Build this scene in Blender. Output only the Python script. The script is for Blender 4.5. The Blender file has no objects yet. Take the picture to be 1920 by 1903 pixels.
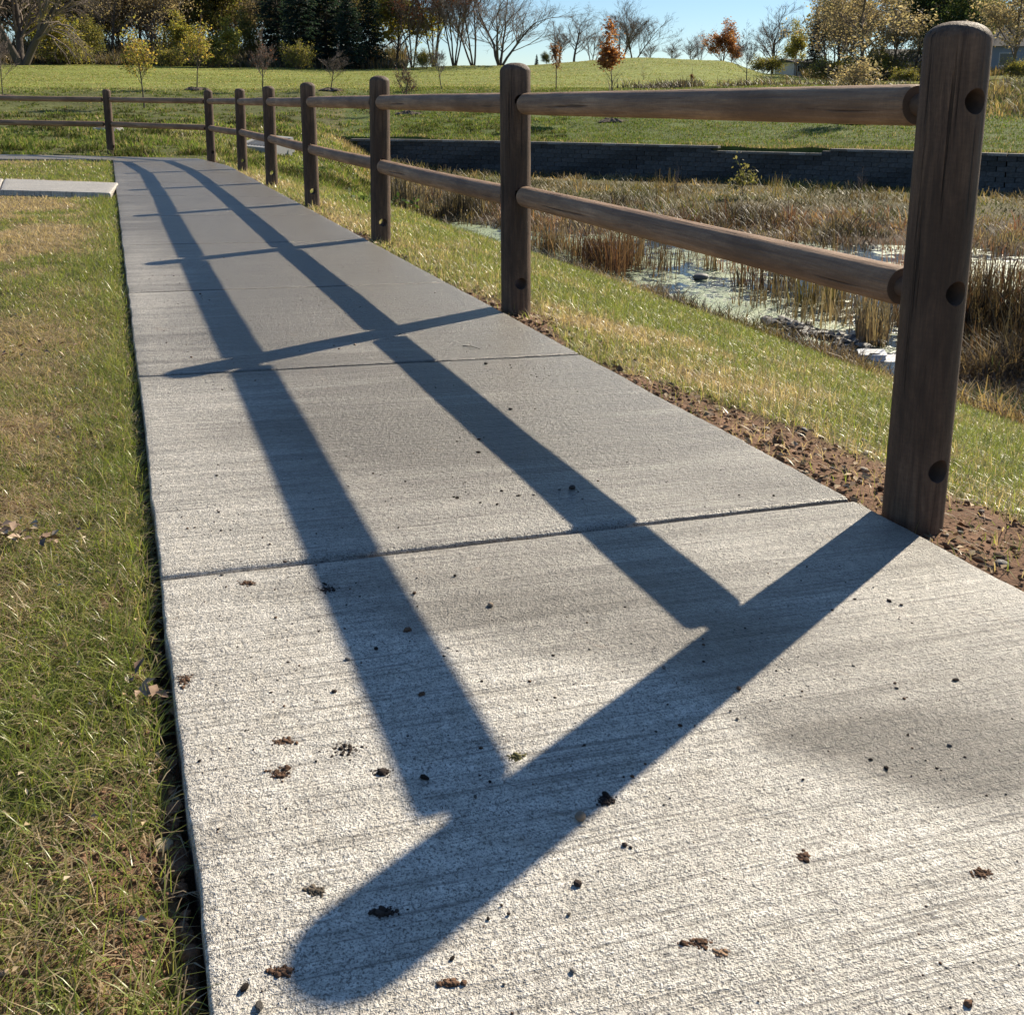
import bpy, bmesh, math, random
import numpy as np
from mathutils import Matrix, Vector
rng = np.random.default_rng(7)
random.seed(7)
SC = bpy.context.scene
COL = SC.collection

# ------------------------------------------------------------------ camera
F_PX, CX, CY, PITCH, ROLL, HC = 1884.7, 960.0, 577.0, 0.20202, 0.00632, 0.8767
_c, _s = math.cos(PITCH), math.sin(PITCH)
FW = np.array([0, _c, -_s]); UP0 = np.array([0, _s, _c]); RT0 = np.array([1.0, 0, 0])
RT = math.cos(ROLL) * RT0 + math.sin(ROLL) * UP0
UP = -math.sin(ROLL) * RT0 + math.cos(ROLL) * UP0
cam_d = bpy.data.cameras.new('camera')
cam = bpy.data.objects.new('camera', cam_d); COL.objects.link(cam)
m = Matrix(((RT[0], UP[0], -FW[0], 0), (RT[1], UP[1], -FW[1], 0), (RT[2], UP[2], -FW[2], HC), (0, 0, 0, 1)))
cam.matrix_world = m
cam_d.sensor_fit = 'HORIZONTAL'; cam_d.sensor_width = 36
cam_d.lens = F_PX * 36 / 1920
cam_d.shift_y = -(951.5 - CY) / 1920
cam_d.clip_start = 0.05; cam_d.clip_end = 3000
SC.camera = cam

# ------------------------------------------------------------------ sky, sun, exposure
SUN_AZ, SUN_EL = math.radians(48.9), math.radians(31.72)      # azimuth from +X towards +Y
w = bpy.data.worlds.new('World'); SC.world = w; w.use_nodes = True
nt = w.node_tree; nt.nodes.clear()
sky = nt.nodes.new('ShaderNodeTexSky'); sky.sky_type = 'NISHITA'; sky.sun_disc = False
sky.sun_elevation = SUN_EL; sky.sun_rotation = math.pi / 2 - SUN_AZ
sky.air_density = 1.0; sky.dust_density = 0.0; sky.ozone_density = 5.2; sky.altitude = 0
bg = nt.nodes.new('ShaderNodeBackground'); bg.inputs['Strength'].default_value = 0.066
wo = nt.nodes.new('ShaderNodeOutputWorld')
nt.links.new(sky.outputs[0], bg.inputs[0]); nt.links.new(bg.outputs[0], wo.inputs[0])
sd = bpy.data.lights.new('sun', 'SUN'); sd.energy = 5.0; sd.angle = math.radians(0.53); sd.color = (1.0, 0.89, 0.71)
sun = bpy.data.objects.new('sun', sd); COL.objects.link(sun)
sdir = Vector((math.cos(SUN_AZ) * math.cos(SUN_EL), math.sin(SUN_AZ) * math.cos(SUN_EL), math.sin(SUN_EL)))
sun.rotation_euler = sdir.to_track_quat('Z', 'Y').to_euler(); sun.location = (0, 0, 30)
SC.view_settings.view_transform = 'Standard'; SC.view_settings.look = 'None'
SC.view_settings.exposure = 0.78; SC.view_settings.gamma = 1.0; SC.view_settings.use_curve_mapping = False
SC.render.engine = 'CYCLES'
SC.cycles.max_bounces = 6; SC.cycles.transparent_max_bounces = 8
SC.cycles.sample_clamp_indirect = 6

# ------------------------------------------------------------------ numeric helpers
GX, GY = -0.01069, -0.00569
def plane(x, y): return GX * x + GY * y
def sstep(a, b, x):
    t = np.clip((np.asarray(x, float) - a) / (b - a), 0, 1); return t * t * (3 - 2 * t)
def _hash(i, j, s):
    n = (i * 374761393 + j * 668265263 + s * 974634777) & 0xffffffff
    n = ((n ^ (n >> 13)) * 1274126177) & 0xffffffff
    return ((n ^ (n >> 16)) & 0xffff) / 65535.0
def vnoise(x, y, s=0):
    x = np.asarray(x, float); y = np.asarray(y, float)
    xi = np.floor(x).astype(np.int64); yi = np.floor(y).astype(np.int64)
    fx = x - xi; fy = y - yi; fx = fx * fx * (3 - 2 * fx); fy = fy * fy * (3 - 2 * fy)
    a = _hash(xi, yi, s); b = _hash(xi + 1, yi, s); c = _hash(xi, yi + 1, s); d = _hash(xi + 1, yi + 1, s)
    return (a + (b - a) * fx) * (1 - fy) + (c + (d - c) * fx) * fy
def fbm(x, y, s=0, o=4):
    v = 0; a = 0.5; f = 1.0; t = 0
    for k in range(o):
        v = v + a * vnoise(x * f + 13.7 * k, y * f - 7.1 * k, s + k); t += a; a *= 0.5; f *= 2.03
    return v / t
def unproj(x, y, z0=None, path=True):
    r = FW + RT * (x - CX) / F_PX + UP * (CY - y) / F_PX
    if path: t = -HC / (r[2] - GX * r[0] - GY * r[1])
    else: t = (z0 - HC) / r[2]
    return np.array([0, 0, HC]) + t * r

# ------------------------------------------------------------------ terrain heights
UX, UY = -0.370, 0.929                        # heading of the path
NX, NY = 0.929, 0.370                         # to its right
def sval(x, y): return (x - 0.248) * NX + (y - 3.575) * NY
def ledge(y): return -0.29 - 0.397 * (y - 0.82)
def redge(y): return 0.80 - 0.396 * (y - 2.18)
def colof(x, y):
    a = np.arctan2(x, np.maximum(y, 1e-3)); a = np.where(np.asarray(y) <= 0, np.sign(x) * 1.2, a)
    return 960 + 1924 * np.tan(np.clip(a, -1.1, 1.1))
def wall_r(c): return np.interp(c, [-2000, 400, 650, 760, 1000, 1200, 1400, 1900, 3200], [37, 36, 35, 34.5, 33, 31.8, 31, 30, 31])
WALL_Z = -0.39
PW = 0.3
def bank_w(y): return np.interp(y, [0, 14, 18.5, 22, 28, 34], [5.5, 5.5, 4.5, 5.6, 9.0, 11.5])
PZ = -1.60
FAR_EDGE = [(-9, 25), (-3.2, 22.3), (0.4, 19.8), (4.0, 18.3), (7.6, 17.2), (16, 15.5), (40, 12)]
def far_t(x, y): return y - np.interp(x, [p[0] for p in FAR_EDGE], [p[1] for p in FAR_EDGE])
def low(x, y):
    s = sval(x, y); base = plane(np.clip(x, -12, 3), np.clip(y, -5, 17))
    w_ = bank_w(y)
    t = np.clip((s - 0.35) / (w_ - 0.35), 0, 1)
    z = base - 0.03 - 0.05 * sstep(0.0, 0.4, s) - (1.64) * (t ** 1.12)
    ft = far_t(x, y) + 1.0 * (fbm(x * .5, y * .5, 4, 3) - .5)
    floor = -1.78 + 0.23 * sstep(-0.6, 1.0, ft) + 0.14 * sstep(1, 8, ft)
    return np.maximum(z, floor)
HC_C = [0, 300, 480, 650, 960, 1200, 1340, 1440, 1560, 1700, 1920]
HT = {18: [285] * 11, 24: [268] * 11, 30: [254, 254, 255, 264] + [273] * 7, 33: [245, 245, 246, 259] + [266] * 7,
      36: [238, 238, 240, 253, 256, 255, 253, 252, 250, 248, 246],
      45: [212, 212, 212, 216, 216, 214, 212, 210, 208, 206, 205],
      56: [172, 172, 171, 171, 171, 170, 166, 163, 163, 166, 170],
      75: [154, 154, 154, 154, 154, 151, 152, 154, 157, 158, 155],
      95: [142, 142, 142, 143, 139, 124, 126, 142, 152, 154, 147],
      110: [134, 134, 134, 136, 126, 112, 117, 140, 151, 153, 143],
      130: [131, 131, 132, 134, 128, 118, 124, 144, 150, 152, 140],
      180: [132, 132, 132, 134, 134, 134, 136, 148, 150, 151, 141],
      500: [150] * 11}
HD = sorted(HT)
HZ = np.array([[HC - (yy - 190.9) / 1885.0 * d for yy in HT[d]] for d in HD])
def high(r, c):
    c = np.clip(c, 0, 1920); r = np.clip(r, 18, 500)
    ci = np.clip(np.searchsorted(HC_C, c, 'right') - 1, 0, 9); fc = (c - np.take(HC_C, ci)) / (np.take(HC_C, ci + 1) - np.take(HC_C, ci))
    fc = fc * fc * (3 - 2 * fc)
    ri = np.clip(np.searchsorted(HD, r, 'right') - 1, 0, len(HD) - 2); fr = (r - np.take(HD, ri)) / (np.take(HD, ri + 1) - np.take(HD, ri))
    z = (HZ[ri, ci] * (1 - fc) + HZ[ri, ci + 1] * fc) * (1 - fr) + (HZ[ri + 1, ci] * (1 - fc) + HZ[ri + 1, ci + 1] * fc) * fr
    return z
def ground(x, y, side=None):
    x = np.asarray(x, float); y = np.asarray(y, float)
    r = np.hypot(x, y); c = colof(x, y)
    lo = low(x, y); hi = high(r, c)
    if side is None: st = (r > wall_r(c) + 0.17).astype(float)
    else: st = side
    wl = sstep(17, 27, r); k = sstep(600, 700, c)
    wgt = wl * (1 - k) + st * k
    z = lo * (1 - wgt) + hi * wgt
    rough = sstep(0.5, 3, r)
    z = z + rough * 0.035 * (fbm(x * 1.7, y * 1.7, 9, 3) - .5) * sstep(0.3, 1.0, np.abs(sval(x, y) + .75) - .45)
    z = z + 0.22 * (fbm(x * .13, y * .13, 11, 3) - .5) * sstep(36, 50, r)
    z = z + 0.16 * (fbm(x * .9, y * .9, 12, 3) - .5) * sstep(20, 26, r) * (1 - sstep(48, 58, r)) * wgt
    # shallow trench beside the slabs, soil bumps right of them
    dl = ledge(y) - x; inpath = (dl < 0.004 + .03 * (vnoise(y * 14, y * 3, 5) - .3) * (1 - sstep(1.5, 2.4, y))) & (sval(x, y) < 0) & (y < 16) & (y > -3)
    z = np.where(inpath, np.minimum(z, plane(x, y) - 0.075), z)
    sr = sval(x, y); z = z + .10 * (fbm(x * 1.3, y * 1.3, 17, 3) - .5) * sstep(16.5, 19, r) * (1 - sstep(38, 46, r)) * (1 - k)
    strip = sstep(-.01, .05, sr) * (1 - sstep(.5, .9, sr)) * (y < 9)
    z = z + strip * (0.035 * (fbm(x * 9, y * 9, 21, 4) - .45) + 0.014 * (fbm(x * 45, y * 45, 22, 2) - .5))
    ll = sstep(.0, .05, dl) * (y < 7) * (y > -2)
    z = z + ll * 0.02 * (fbm(x * 14, y * 14, 23, 3) - .5)
    return z
def gz(x, y): return float(ground(np.array([x]), np.array([y]))[0])
def at(c, d):
    t = math.atan((c - 960) / 1924.0); return d * math.sin(t), d * math.cos(t)

# ------------------------------------------------------------------ mesh + object helpers
def mesh_np(name, V, Fq, mat, attrs=None, smooth=False):
    V = np.asarray(V, np.float32); me = bpy.data.meshes.new(name)
    me.vertices.add(len(V)); me.vertices.foreach_set('co', V.ravel())
    Fq = np.asarray(Fq, np.int32); k = Fq.shape[1]
    me.loops.add(Fq.size); me.loops.foreach_set('vertex_index', Fq.ravel())
    me.polygons.add(len(Fq)); me.polygons.foreach_set('loop_start', np.arange(0, Fq.size, k, dtype=np.int32))
    if smooth: me.polygons.foreach_set('use_smooth', np.ones(len(Fq), bool))
    me.update(calc_edges=True)
    for n, a in (attrs or {}).items():
        a = np.asarray(a, np.float32)
        if a.ndim == 2:
            at_ = me.attributes.new(n, 'FLOAT_COLOR', 'POINT')
            if a.shape[1] == 3: a = np.hstack([a, np.ones((len(a), 1), np.float32)])
            at_.data.foreach_set('color', a.ravel())
        else:
            at_ = me.attributes.new(n, 'FLOAT', 'POINT'); at_.data.foreach_set('value', a)
    if mat: me.materials.append(mat)
    return me
def link(name, me, parent=None, loc=None):
    o = bpy.data.objects.new(name, me); COL.objects.link(o)
    if parent: o.parent = parent
    if loc is not None: o.location = loc
    return o
def tag(o, label=None, cat=None, group=None, kind=None):
    if label: o['label'] = label
    if cat: o['category'] = cat
    if group: o['group'] = group
    if kind: o['kind'] = kind
    return o
def empty(name, loc=(0, 0, 0), rz=0):
    o = bpy.data.objects.new(name, None); COL.objects.link(o); o.location = loc; o.rotation_euler = (0, 0, rz)
    o.empty_display_size = .2; return o
def copy_tree(o, parent=None):
    c = o.copy(); COL.objects.link(c); c.parent = parent
    for ch in list(o.children): copy_tree(ch, c)
    return c
def bm_obj(name, bm, mat, parent=None, smooth=False, loc=None):
    me = bpy.data.meshes.new(name); bm.to_mesh(me); bm.free(); me.materials.append(mat)
    if smooth: me.polygons.foreach_set('use_smooth', np.ones(len(me.polygons), bool))
    return link(name, me, parent, loc)
def add_box(bm, lo, hi, M=None):
    vs = [bm.verts.new((x, y, z)) for z in (lo[2], hi[2]) for x, y in ((lo[0], lo[1]), (hi[0], lo[1]), (hi[0], hi[1]), (lo[0], hi[1]))]
    for f in ((3, 2, 1, 0), (4, 5, 6, 7), (0, 1, 5, 4), (1, 2, 6, 5), (2, 3, 7, 6), (3, 0, 4, 7)): bm.faces.new([vs[i] for i in f])
    if M is not None:
        for v in vs: v.co = M @ v.co
    return vs

# ------------------------------------------------------------------ materials
class NB:
    def __init__(s, name):
        s.m = bpy.data.materials.new(name); s.m.use_nodes = True; s.t = s.m.node_tree; s.t.nodes.clear()
        s.out = s.n('ShaderNodeOutputMaterial'); s.bsdf = s.n('ShaderNodeBsdfPrincipled'); s.l(s.bsdf.outputs[0], s.out.inputs[0])
    def n(s, t, **kw):
        n = s.t.nodes.new(t)
        for k, v in kw.items(): setattr(n, k, v)
        return n
    def l(s, a, b): s.t.links.new(a, b)
    def coord(s, which='Object', scale=(1, 1, 1), rot=(0, 0, 0)):
        tc = s.n('ShaderNodeTexCoord'); mp = s.n('ShaderNodeMapping'); mp.inputs['Scale'].default_value = scale; mp.inputs['Rotation'].default_value = rot
        s.l(tc.outputs[which], mp.inputs[0]); return mp.outputs[0]
    def pos(s, scale=(1, 1, 1), rot=(0, 0, 0)):
        g = s.n('ShaderNodeNewGeometry'); mp = s.n('ShaderNodeMapping'); mp.inputs['Scale'].default_value = scale; mp.inputs['Rotation'].default_value = rot
        s.l(g.outputs['Position'], mp.inputs[0]); return mp.outputs[0]
    def noise(s, vec, scale, detail=4, rough=.55, dist=0):
        n = s.n('ShaderNodeTexNoise'); n.inputs['Scale'].default_value = scale; n.inputs['Detail'].default_value = detail
        n.inputs['Roughness'].default_value = rough; n.inputs['Distortion'].default_value = dist
        if vec is not None: s.l(vec, n.inputs['Vector'])
        return n.outputs['Fac']
    def ramp(s, fac, stops):
        r = s.n('ShaderNodeValToRGB'); e = r.color_ramp.elements
        while len(e) < len(stops): e.new(.5)
        for i, (p, c) in enumerate(stops):
            e[i].position = p; e[i].color = (c, c, c, 1) if isinstance(c, (int, float)) else (*c, 1)
        s.l(fac, r.inputs[0]); return r.outputs[0]
    def mix(s, fac, a, b, mode='MIX'):
        x = s.n('ShaderNodeMix', data_type='RGBA', blend_type=mode)
        for inp, v in ((x.inputs[0], fac), (x.inputs[6], a), (x.inputs[7], b)):
            if isinstance(v, (int, float)): inp.default_value = v
            elif isinstance(v, tuple): inp.default_value = (*v, 1)
            else: s.l(v, inp)
        return x.outputs[2]
    def math(s, op, a, b=0.0):
        x = s.n('ShaderNodeMath', operation=op)
        for inp, v in ((x.inputs[0], a), (x.inputs[1], b)):
            if isinstance(v, (int, float)): inp.default_value = v
            else: s.l(v, inp)
        return x.outputs[0]
    def attr(s, name, out='Fac'):
        a = s.n('ShaderNodeAttribute'); a.attribute_name = name; return a.outputs[out]
    def bump(s, h, strength, dist, prev=None):
        b = s.n('ShaderNodeBump'); b.inputs['Strength'].default_value = strength; b.inputs['Distance'].default_value = dist
        s.l(h, b.inputs['Height'])
        if prev is not None: s.l(prev, b.inputs['Normal'])
        return b.outputs[0]
    def set(s, **kw):
        for k, v in kw.items():
            k = {'color': 'Base Color', 'rough': 'Roughness', 'normal': 'Normal', 'spec': 'Specular IOR Level', 'metal': 'Metallic'}.get(k, k)
            i = s.bsdf.inputs[k]
            if isinstance(v, (int, float)): i.default_value = v
            elif isinstance(v, tuple): i.default_value = (*v, 1) if len(v) == 3 else v
            else: s.l(v, i)
        return s.m

def mat_concrete(name='concrete', tone=1.0):
    b = NB(name); P = b.pos(); rotz = math.atan2(0.28, 0.96)
    PB = b.pos(scale=(1.0, 1.0, 1.0), rot=(0, 0, -rotz))
    mp = b.n('ShaderNodeMapping'); mp.inputs['Scale'].default_value = (2.2, 95, 1); b.l(PB, mp.inputs[0])
    broom = b.noise(mp.outputs[0], 1.6, 3, .65, .25)
    mp2 = b.n('ShaderNodeMapping'); mp2.inputs['Scale'].default_value = (1.0, 14, 1); b.l(PB, mp2.inputs[0])
    band = b.noise(mp2.outputs[0], 1.0, 4, .6, .3)
    fine = b.noise(P, 430, 2, .6); grit = b.noise(P, 250, 3, .7); mid = b.noise(P, 22, 5, .65); big = b.noise(P, 3.2, 5, .6)
    damp = b.attr('damp')  # wetness, plus the sun glint painted in as a low value
    base = b.mix(big, (.56 * tone, .505 * tone, .42 * tone), (.72 * tone, .67 * tone, .58 * tone))
    base = b.mix(b.ramp(mid, [(.3, 0.0), (.7, .5)]), base, (.84 * tone, .81 * tone, .75 * tone))
    wet = b.mix(mid, (.13, .112, .088), (.235, .21, .17))
    dn = b.math('ADD', damp, b.math('MULTIPLY', b.math('SUBTRACT', band, .5), .85))
    dn = b.math('ADD', dn, b.math('MULTIPLY', b.math('SUBTRACT', mid, .5), .5))
    c = b.mix(b.ramp(dn, [(.08, 0.0), (.80, 1.0)]), base, wet)
    c = b.mix(b.ramp(grit, [(.38, .85), (.47, 0.0)]), c, (.10, .088, .072))
    c = b.mix(b.ramp(fine, [(.38, .7), (.47, 0.0)]), c, (.12, .105, .09))
    c = b.mix(b.ramp(broom, [(.37, .62), (.48, 0.0)]), c, (.16, .14, .115))
    mp3 = b.n('ShaderNodeMapping'); mp3.inputs['Scale'].default_value = (1.1, 230, 1); b.l(PB, mp3.inputs[0]); deep = b.noise(mp3.outputs[0], 1.0, 2, .5, .12)
    c = b.mix(b.ramp(deep, [(.27, .32), (.34, 0.0)]), c, (.10, .085, .07))
    rust = b.noise(P, 7.5, 6, .75, .6)
    c = b.mix(b.ramp(rust, [(.62, 0.0), (.76, .6)]), c, (.30, .20, .12))
    sparkle_grain = b.noise(P, 75, 3, .75); st2 = b.n('ShaderNodeMapping'); st2.inputs['Scale'].default_value = (1.6, 34, 1); b.l(PB, st2.inputs[0])
    streak = b.noise(st2.outputs[0], 1.3, 4, .65, .2)
    c = b.mix(1.0, c, b.math('MULTIPLY', b.ramp(sparkle_grain, [(.3, .72), (.7, 1.28)]), b.ramp(streak, [(.3, .80), (.7, 1.18)])), 'MULTIPLY')  # fine light and dark grains in the colour stand in for sun sparkle
    h = b.math('ADD', b.math('MULTIPLY', fine, .5), b.math('ADD', b.math('MULTIPLY', grit, .9), b.math('MULTIPLY', broom, 1.1)))
    h = b.math('ADD', h, b.math('MULTIPLY', sparkle_grain, 1.5))
    nrm = b.bump(h, 1.0, .0036)
    rough = b.ramp(damp, [(0.0, .42), (1.0, .31)])
    return b.set(color=c, rough=rough, normal=nrm, spec=.6)

def mat_wood(name, c0, c1, dark, zscale=1.0):
    b = NB(name); V = b.coord('Object', scale=(1, 1, .06))
    g = b.noise(V, 46, 7, .8, .6); g2 = b.noise(V, 120, 4, .6, .2)
    V2 = b.coord('Object', scale=(1, 1, .35)); blot = b.noise(V2, 6, 5, .6, .4); ring = b.noise(b.coord('Object', scale=(.3, .3, 1)), 160, 2, .5)
    V3 = b.coord('Object', scale=(1, 1, .022)); crack = b.noise(V3, 55, 3, .55, .2)
    c = b.mix(b.ramp(g, [(.38, 0.0), (.62, 1.0)]), c0, c1)
    c = b.mix(b.ramp(blot, [(.38, .75), (.62, 0.0)]), c, dark)
    c = b.mix(b.math('MULTIPLY', b.ramp(ring, [(.4, .5), (.6, 0.0)]), .35), c, dark)
    c = b.mix(b.ramp(crack, [(.29, .8), (.34, 0.0)]), c, tuple(x * .35 for x in dark))
    h = b.math('ADD', g2, b.math('ADD', b.math('MULTIPLY', g, .8), b.ramp(crack, [(.29, 0.0), (.35, 1.6)])))
    return b.set(color=c, rough=b.ramp(g, [(.3, .6), (.7, .8)]), normal=b.bump(h, 1.0, .0045), spec=.3)

def mat_blade(name='grass_blade', transl=.5, rough=.34, spec=.5):
    b = NB(name); c = b.attr('col', 'Color')
    tr = b.n('ShaderNodeBsdfTranslucent'); b.l(b.mix(1.0, c, (1.0, 1.0, .62), 'MULTIPLY'), tr.inputs[0])
    b.set(color=c, rough=rough, spec=spec)
    mx = b.n('ShaderNodeMixShader'); mx.inputs[0].default_value = transl
    b.l(b.bsdf.outputs[0], mx.inputs[1]); b.l(tr.outputs[0], mx.inputs[2]); b.l(mx.outputs[0], b.out.inputs[0])
    return b.m
def mat_attr(name, rough=.85, bump_s=60, bump=.4, dist=.01, spec=.3):
    b = NB(name); c = b.attr('col', 'Color'); P = b.coord('Object')
    n1 = b.noise(P, bump_s, 4, .6)
    c2 = b.mix(1.0, c, b.ramp(n1, [(.25, .62), (.75, 1.35)]), 'MULTIPLY')
    return b.set(color=c2, rough=rough, normal=b.bump(n1, bump, dist), spec=spec)
def mat_ground():
    b = NB('earth_and_turf'); c = b.attr('col', 'Color'); P = b.pos()
    a = b.noise(P, 3.0, 8, .72); f = b.noise(P, 55, 5, .7); g = b.noise(P, .35, 5, .6)
    m1 = b.math('MULTIPLY', b.ramp(a, [(.25, .55), (.75, 1.4)]), b.ramp(f, [(.25, .5), (.75, 1.45)]))
    m1 = b.math('MULTIPLY', m1, b.ramp(g, [(.3, .8), (.7, 1.2)]))
    cc = b.mix(1.0, c, m1, 'MULTIPLY')
    h = b.math('ADD', b.math('MULTIPLY', a, 3.0), f)
    return b.set(color=cc, rough=.95, normal=b.bump(h, .7, .02), spec=.15)
def mat_plain(name, col, rough=.7, var=.25, scale=30, bump=.3, spec=.4, dist=.004):
    b = NB(name); n = b.noise(b.coord('Object'), scale, 5, .65)
    c = b.mix(n, tuple(x * (1 - var) for x in col), tuple(min(1, x * (1 + var)) for x in col))
    return b.set(color=c, rough=rough, normal=b.bump(n, bump, dist), spec=spec)
def mat_water():
    b = NB('pond_water'); P = b.pos()
    P2 = b.pos(scale=(1, 1, 1))
    n1 = b.noise(P2, .55, 7, .68, .6); n2 = b.noise(P2, 5, 6, .75, .4); n3 = b.noise(P2, 28, 3, .6)
    mk = b.math('ADD', b.math('MULTIPLY', n1, .62), b.math('MULTIPLY', n2, .38))
    scum = b.ramp(mk, [(.488, 0.0), (.53, 1.0)])
    scum = b.math('MULTIPLY', scum, b.ramp(n3, [(.36, 0.0), (.46, 1.0)]))
    weed = b.mix(n2, (.20, .27, .12), (.42, .47, .28))
    c = b.mix(scum, (.02, .028, .02), weed)
    rough = b.math('ADD', b.math('MULTIPLY', scum, .42), .08)
    rip = b.noise(b.pos(scale=(1, 1.8, 1)), 7, 4, .65, .4)
    nrm = b.bump(rip, .35, .02); nrm = b.bump(b.math('MULTIPLY', scum, b.math('ADD', n3, .5)), .5, .012, nrm)
    return b.set(color=c, rough=rough, normal=nrm, spec=.6)

M = dict(
    concrete=mat_concrete(), concrete2=mat_concrete('pale_concrete', 1.0),
    post=mat_wood('post_wood', (.085, .052, .036), (.25, .16, .105), (.04, .026, .019)),
    rail=mat_wood('rail_wood', (.27, .165, .105), (.58, .38, .24), (.15, .09, .058)),
    cut=mat_plain('cut_end_wood', (.13, .085, .06), .8, .4, 60), blade=mat_blade(), far_blade=mat_blade('far_grass_blade', .45, .75, .12), reed=mat_blade('dry_reed', .35, .55, .3),
    leaf=mat_blade('tree_leaf', .55, .6, .25), ground=mat_ground(), water=mat_water(),
    bark=mat_plain('bark', (.10, .082, .07), .9, .4, 9, .6, .2, .05), twig=mat_plain('twig_bark', (.19, .15, .125), .85, .3, 9, .3, .25),
    stone=mat_attr('pebble_stone', .6, 90, .5, .004, .4), clod=mat_attr('earth_clod', .95, 160, .9, .006, .15),
    block=mat_attr('wall_block', .9, 22, .8, .02, .2), mulch=mat_attr('mulch', .95, 30, .9, .05, .1),
    white=mat_plain('white_siding', (.72, .72, .70), .6, .06, 3), bluegrey=mat_plain('grey_siding', (.30, .34, .38), .6, .08, 3),
    roof=mat_plain('roof_shingle', (.07, .07, .075), .85, .3, 14), glass=mat_plain('window_glass', (.03, .035, .045), .12, .1, 2, .05, .6),
    steel=mat_plain('galvanised_steel', (.33, .34, .35), .45, .2, 40), litter=mat_attr('dry_leaf_litter', .8, 60, .3, .003, .25),
)
M['steel'].node_tree.nodes['Principled BSDF'].inputs['Metallic'].default_value = .8

# ------------------------------------------------------------------ ground sheet
GREEN, STRAW, SOIL, THATCH = np.array([.085, .105, .03]), np.array([.30, .23, .12]), np.array([.21, .125, .08]), np.array([.16, .14, .07])
def strawness(x, y):
    """share of dead blades on the turf, 0..1"""
    s = sval(x, y); n = fbm(x * 1.1, y * 1.1, 31, 4); n2 = fbm(x * 4.3, y * 4.3, 32, 3); dl = ledge(y) - x
    left = np.clip(.46 + 1.8 * (n - .5) + .9 * (n2 - .5), 0.03, .9)
    left = left + .85 * sstep(4.4, 6.0, y) * (1 - sstep(8.9, 9.6, y)) * sstep(.1, .7, dl) * sstep(.35, .55, .7 * n + .4 * n2)
    left = left * (0.35 + .65 * sstep(.02, .35, dl)) 
    bank = .06 + .7 * sstep(.48, .70, n2 * .5 + n * .5) + .28 * (1 - sstep(.3, 1.0, s)) + .5 * sstep(4.3, 5.3, s)
    return np.clip(np.where(s < -.6, left, bank), 0, 1)
def soilness(x, y):
    s = sval(x, y); n = fbm(x * 2.7, y * 2.7, 41, 4)
    wid = np.interp(y, [0, 1.2, 2.2, 2.9, 3.6, 4.4, 5.2, 7, 9], [.75, .70, .55, .34, .10, .20, .08, .05, .02])
    k = 1 - sstep(wid * .8, wid * 1.15, s + .35 * (n - .5))
    k = np.where(s < -.05, 0, k)
    dl = ledge(y) - x
    kl = (1 - sstep(.005, .02 + .02 * n, dl)) * .6 + .7 * sstep(.60, .70, fbm(x * 7, y * 7, 43, 3)) * (1 - sstep(3, 5, y)) + .30*(1-sstep(.04,.22,dl))*(1-sstep(1.5,2.0,y))
    return np.clip(np.where(s < -.7, kl, k), 0, 1)
GCOLS = dict(rough=np.array([.075, .085, .028]), farlawn=np.array([.22, .25, .06]), behind=np.array([.10, .13, .035]),
             brush=np.array([.095, .068, .045]), weeds=np.array([.085, .085, .035]), basin=np.array([.115, .100, .045]))
def ground_col(x, y):
    r = np.hypot(x, y); c = colof(x, y); n = len(x)
    st = strawness(x, y)[:, None]; so = soilness(x, y)[:, None]
    col = GREEN * (1 - st) + STRAW * .6 * st; col = col * .75 + THATCH * .25
    col = col * (1 - so) + SOIL * so
    s = sval(x, y); ft = far_t(x, y)
    k = (sstep(5.0, 5.8, s) * (r < wall_r(c) + .2) * (c > 640))[:, None]
    bs = GCOLS['brush'] * (1 - sstep(2, 8, ft))[:, None] + GCOLS['basin'] * sstep(2, 8, ft)[:, None]
    col = col * (1 - k) + bs * k
    k = (sstep(15.5, 18, r) * (1 - sstep(560, 680, c)))[:, None]; nn = fbm(x * .5, y * .5, 51, 3)[:, None]
    col = col * (1 - k) + (GCOLS['rough'] * nn * 1.7 + GCOLS['weeds'] * (1 - nn) * 1.0) * k
    k = ((r > wall_r(c) + .17) & (c > 640))[:, None] * 1.0
    col = col * (1 - k) + GCOLS['behind'] * k
    k = sstep(52, 60, r + 5 * (fbm(x * .2, y * .2, 5, 3) - .5))[:, None]; sc = (.8 + .4 * fbm(x * .08, y * .25, 52, 3))[:, None]
    col = col * (1 - k) + GCOLS['farlawn'] * sc * k
    rr = (sstep(1640, 1760, c) * sstep(40, 55, r))[:, None]
    col = col * (1 - rr * .7) + GCOLS['weeds'] * 1.25 * rr * .7
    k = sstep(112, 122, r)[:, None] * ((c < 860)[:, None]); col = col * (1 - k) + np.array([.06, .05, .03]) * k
    return col
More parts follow.
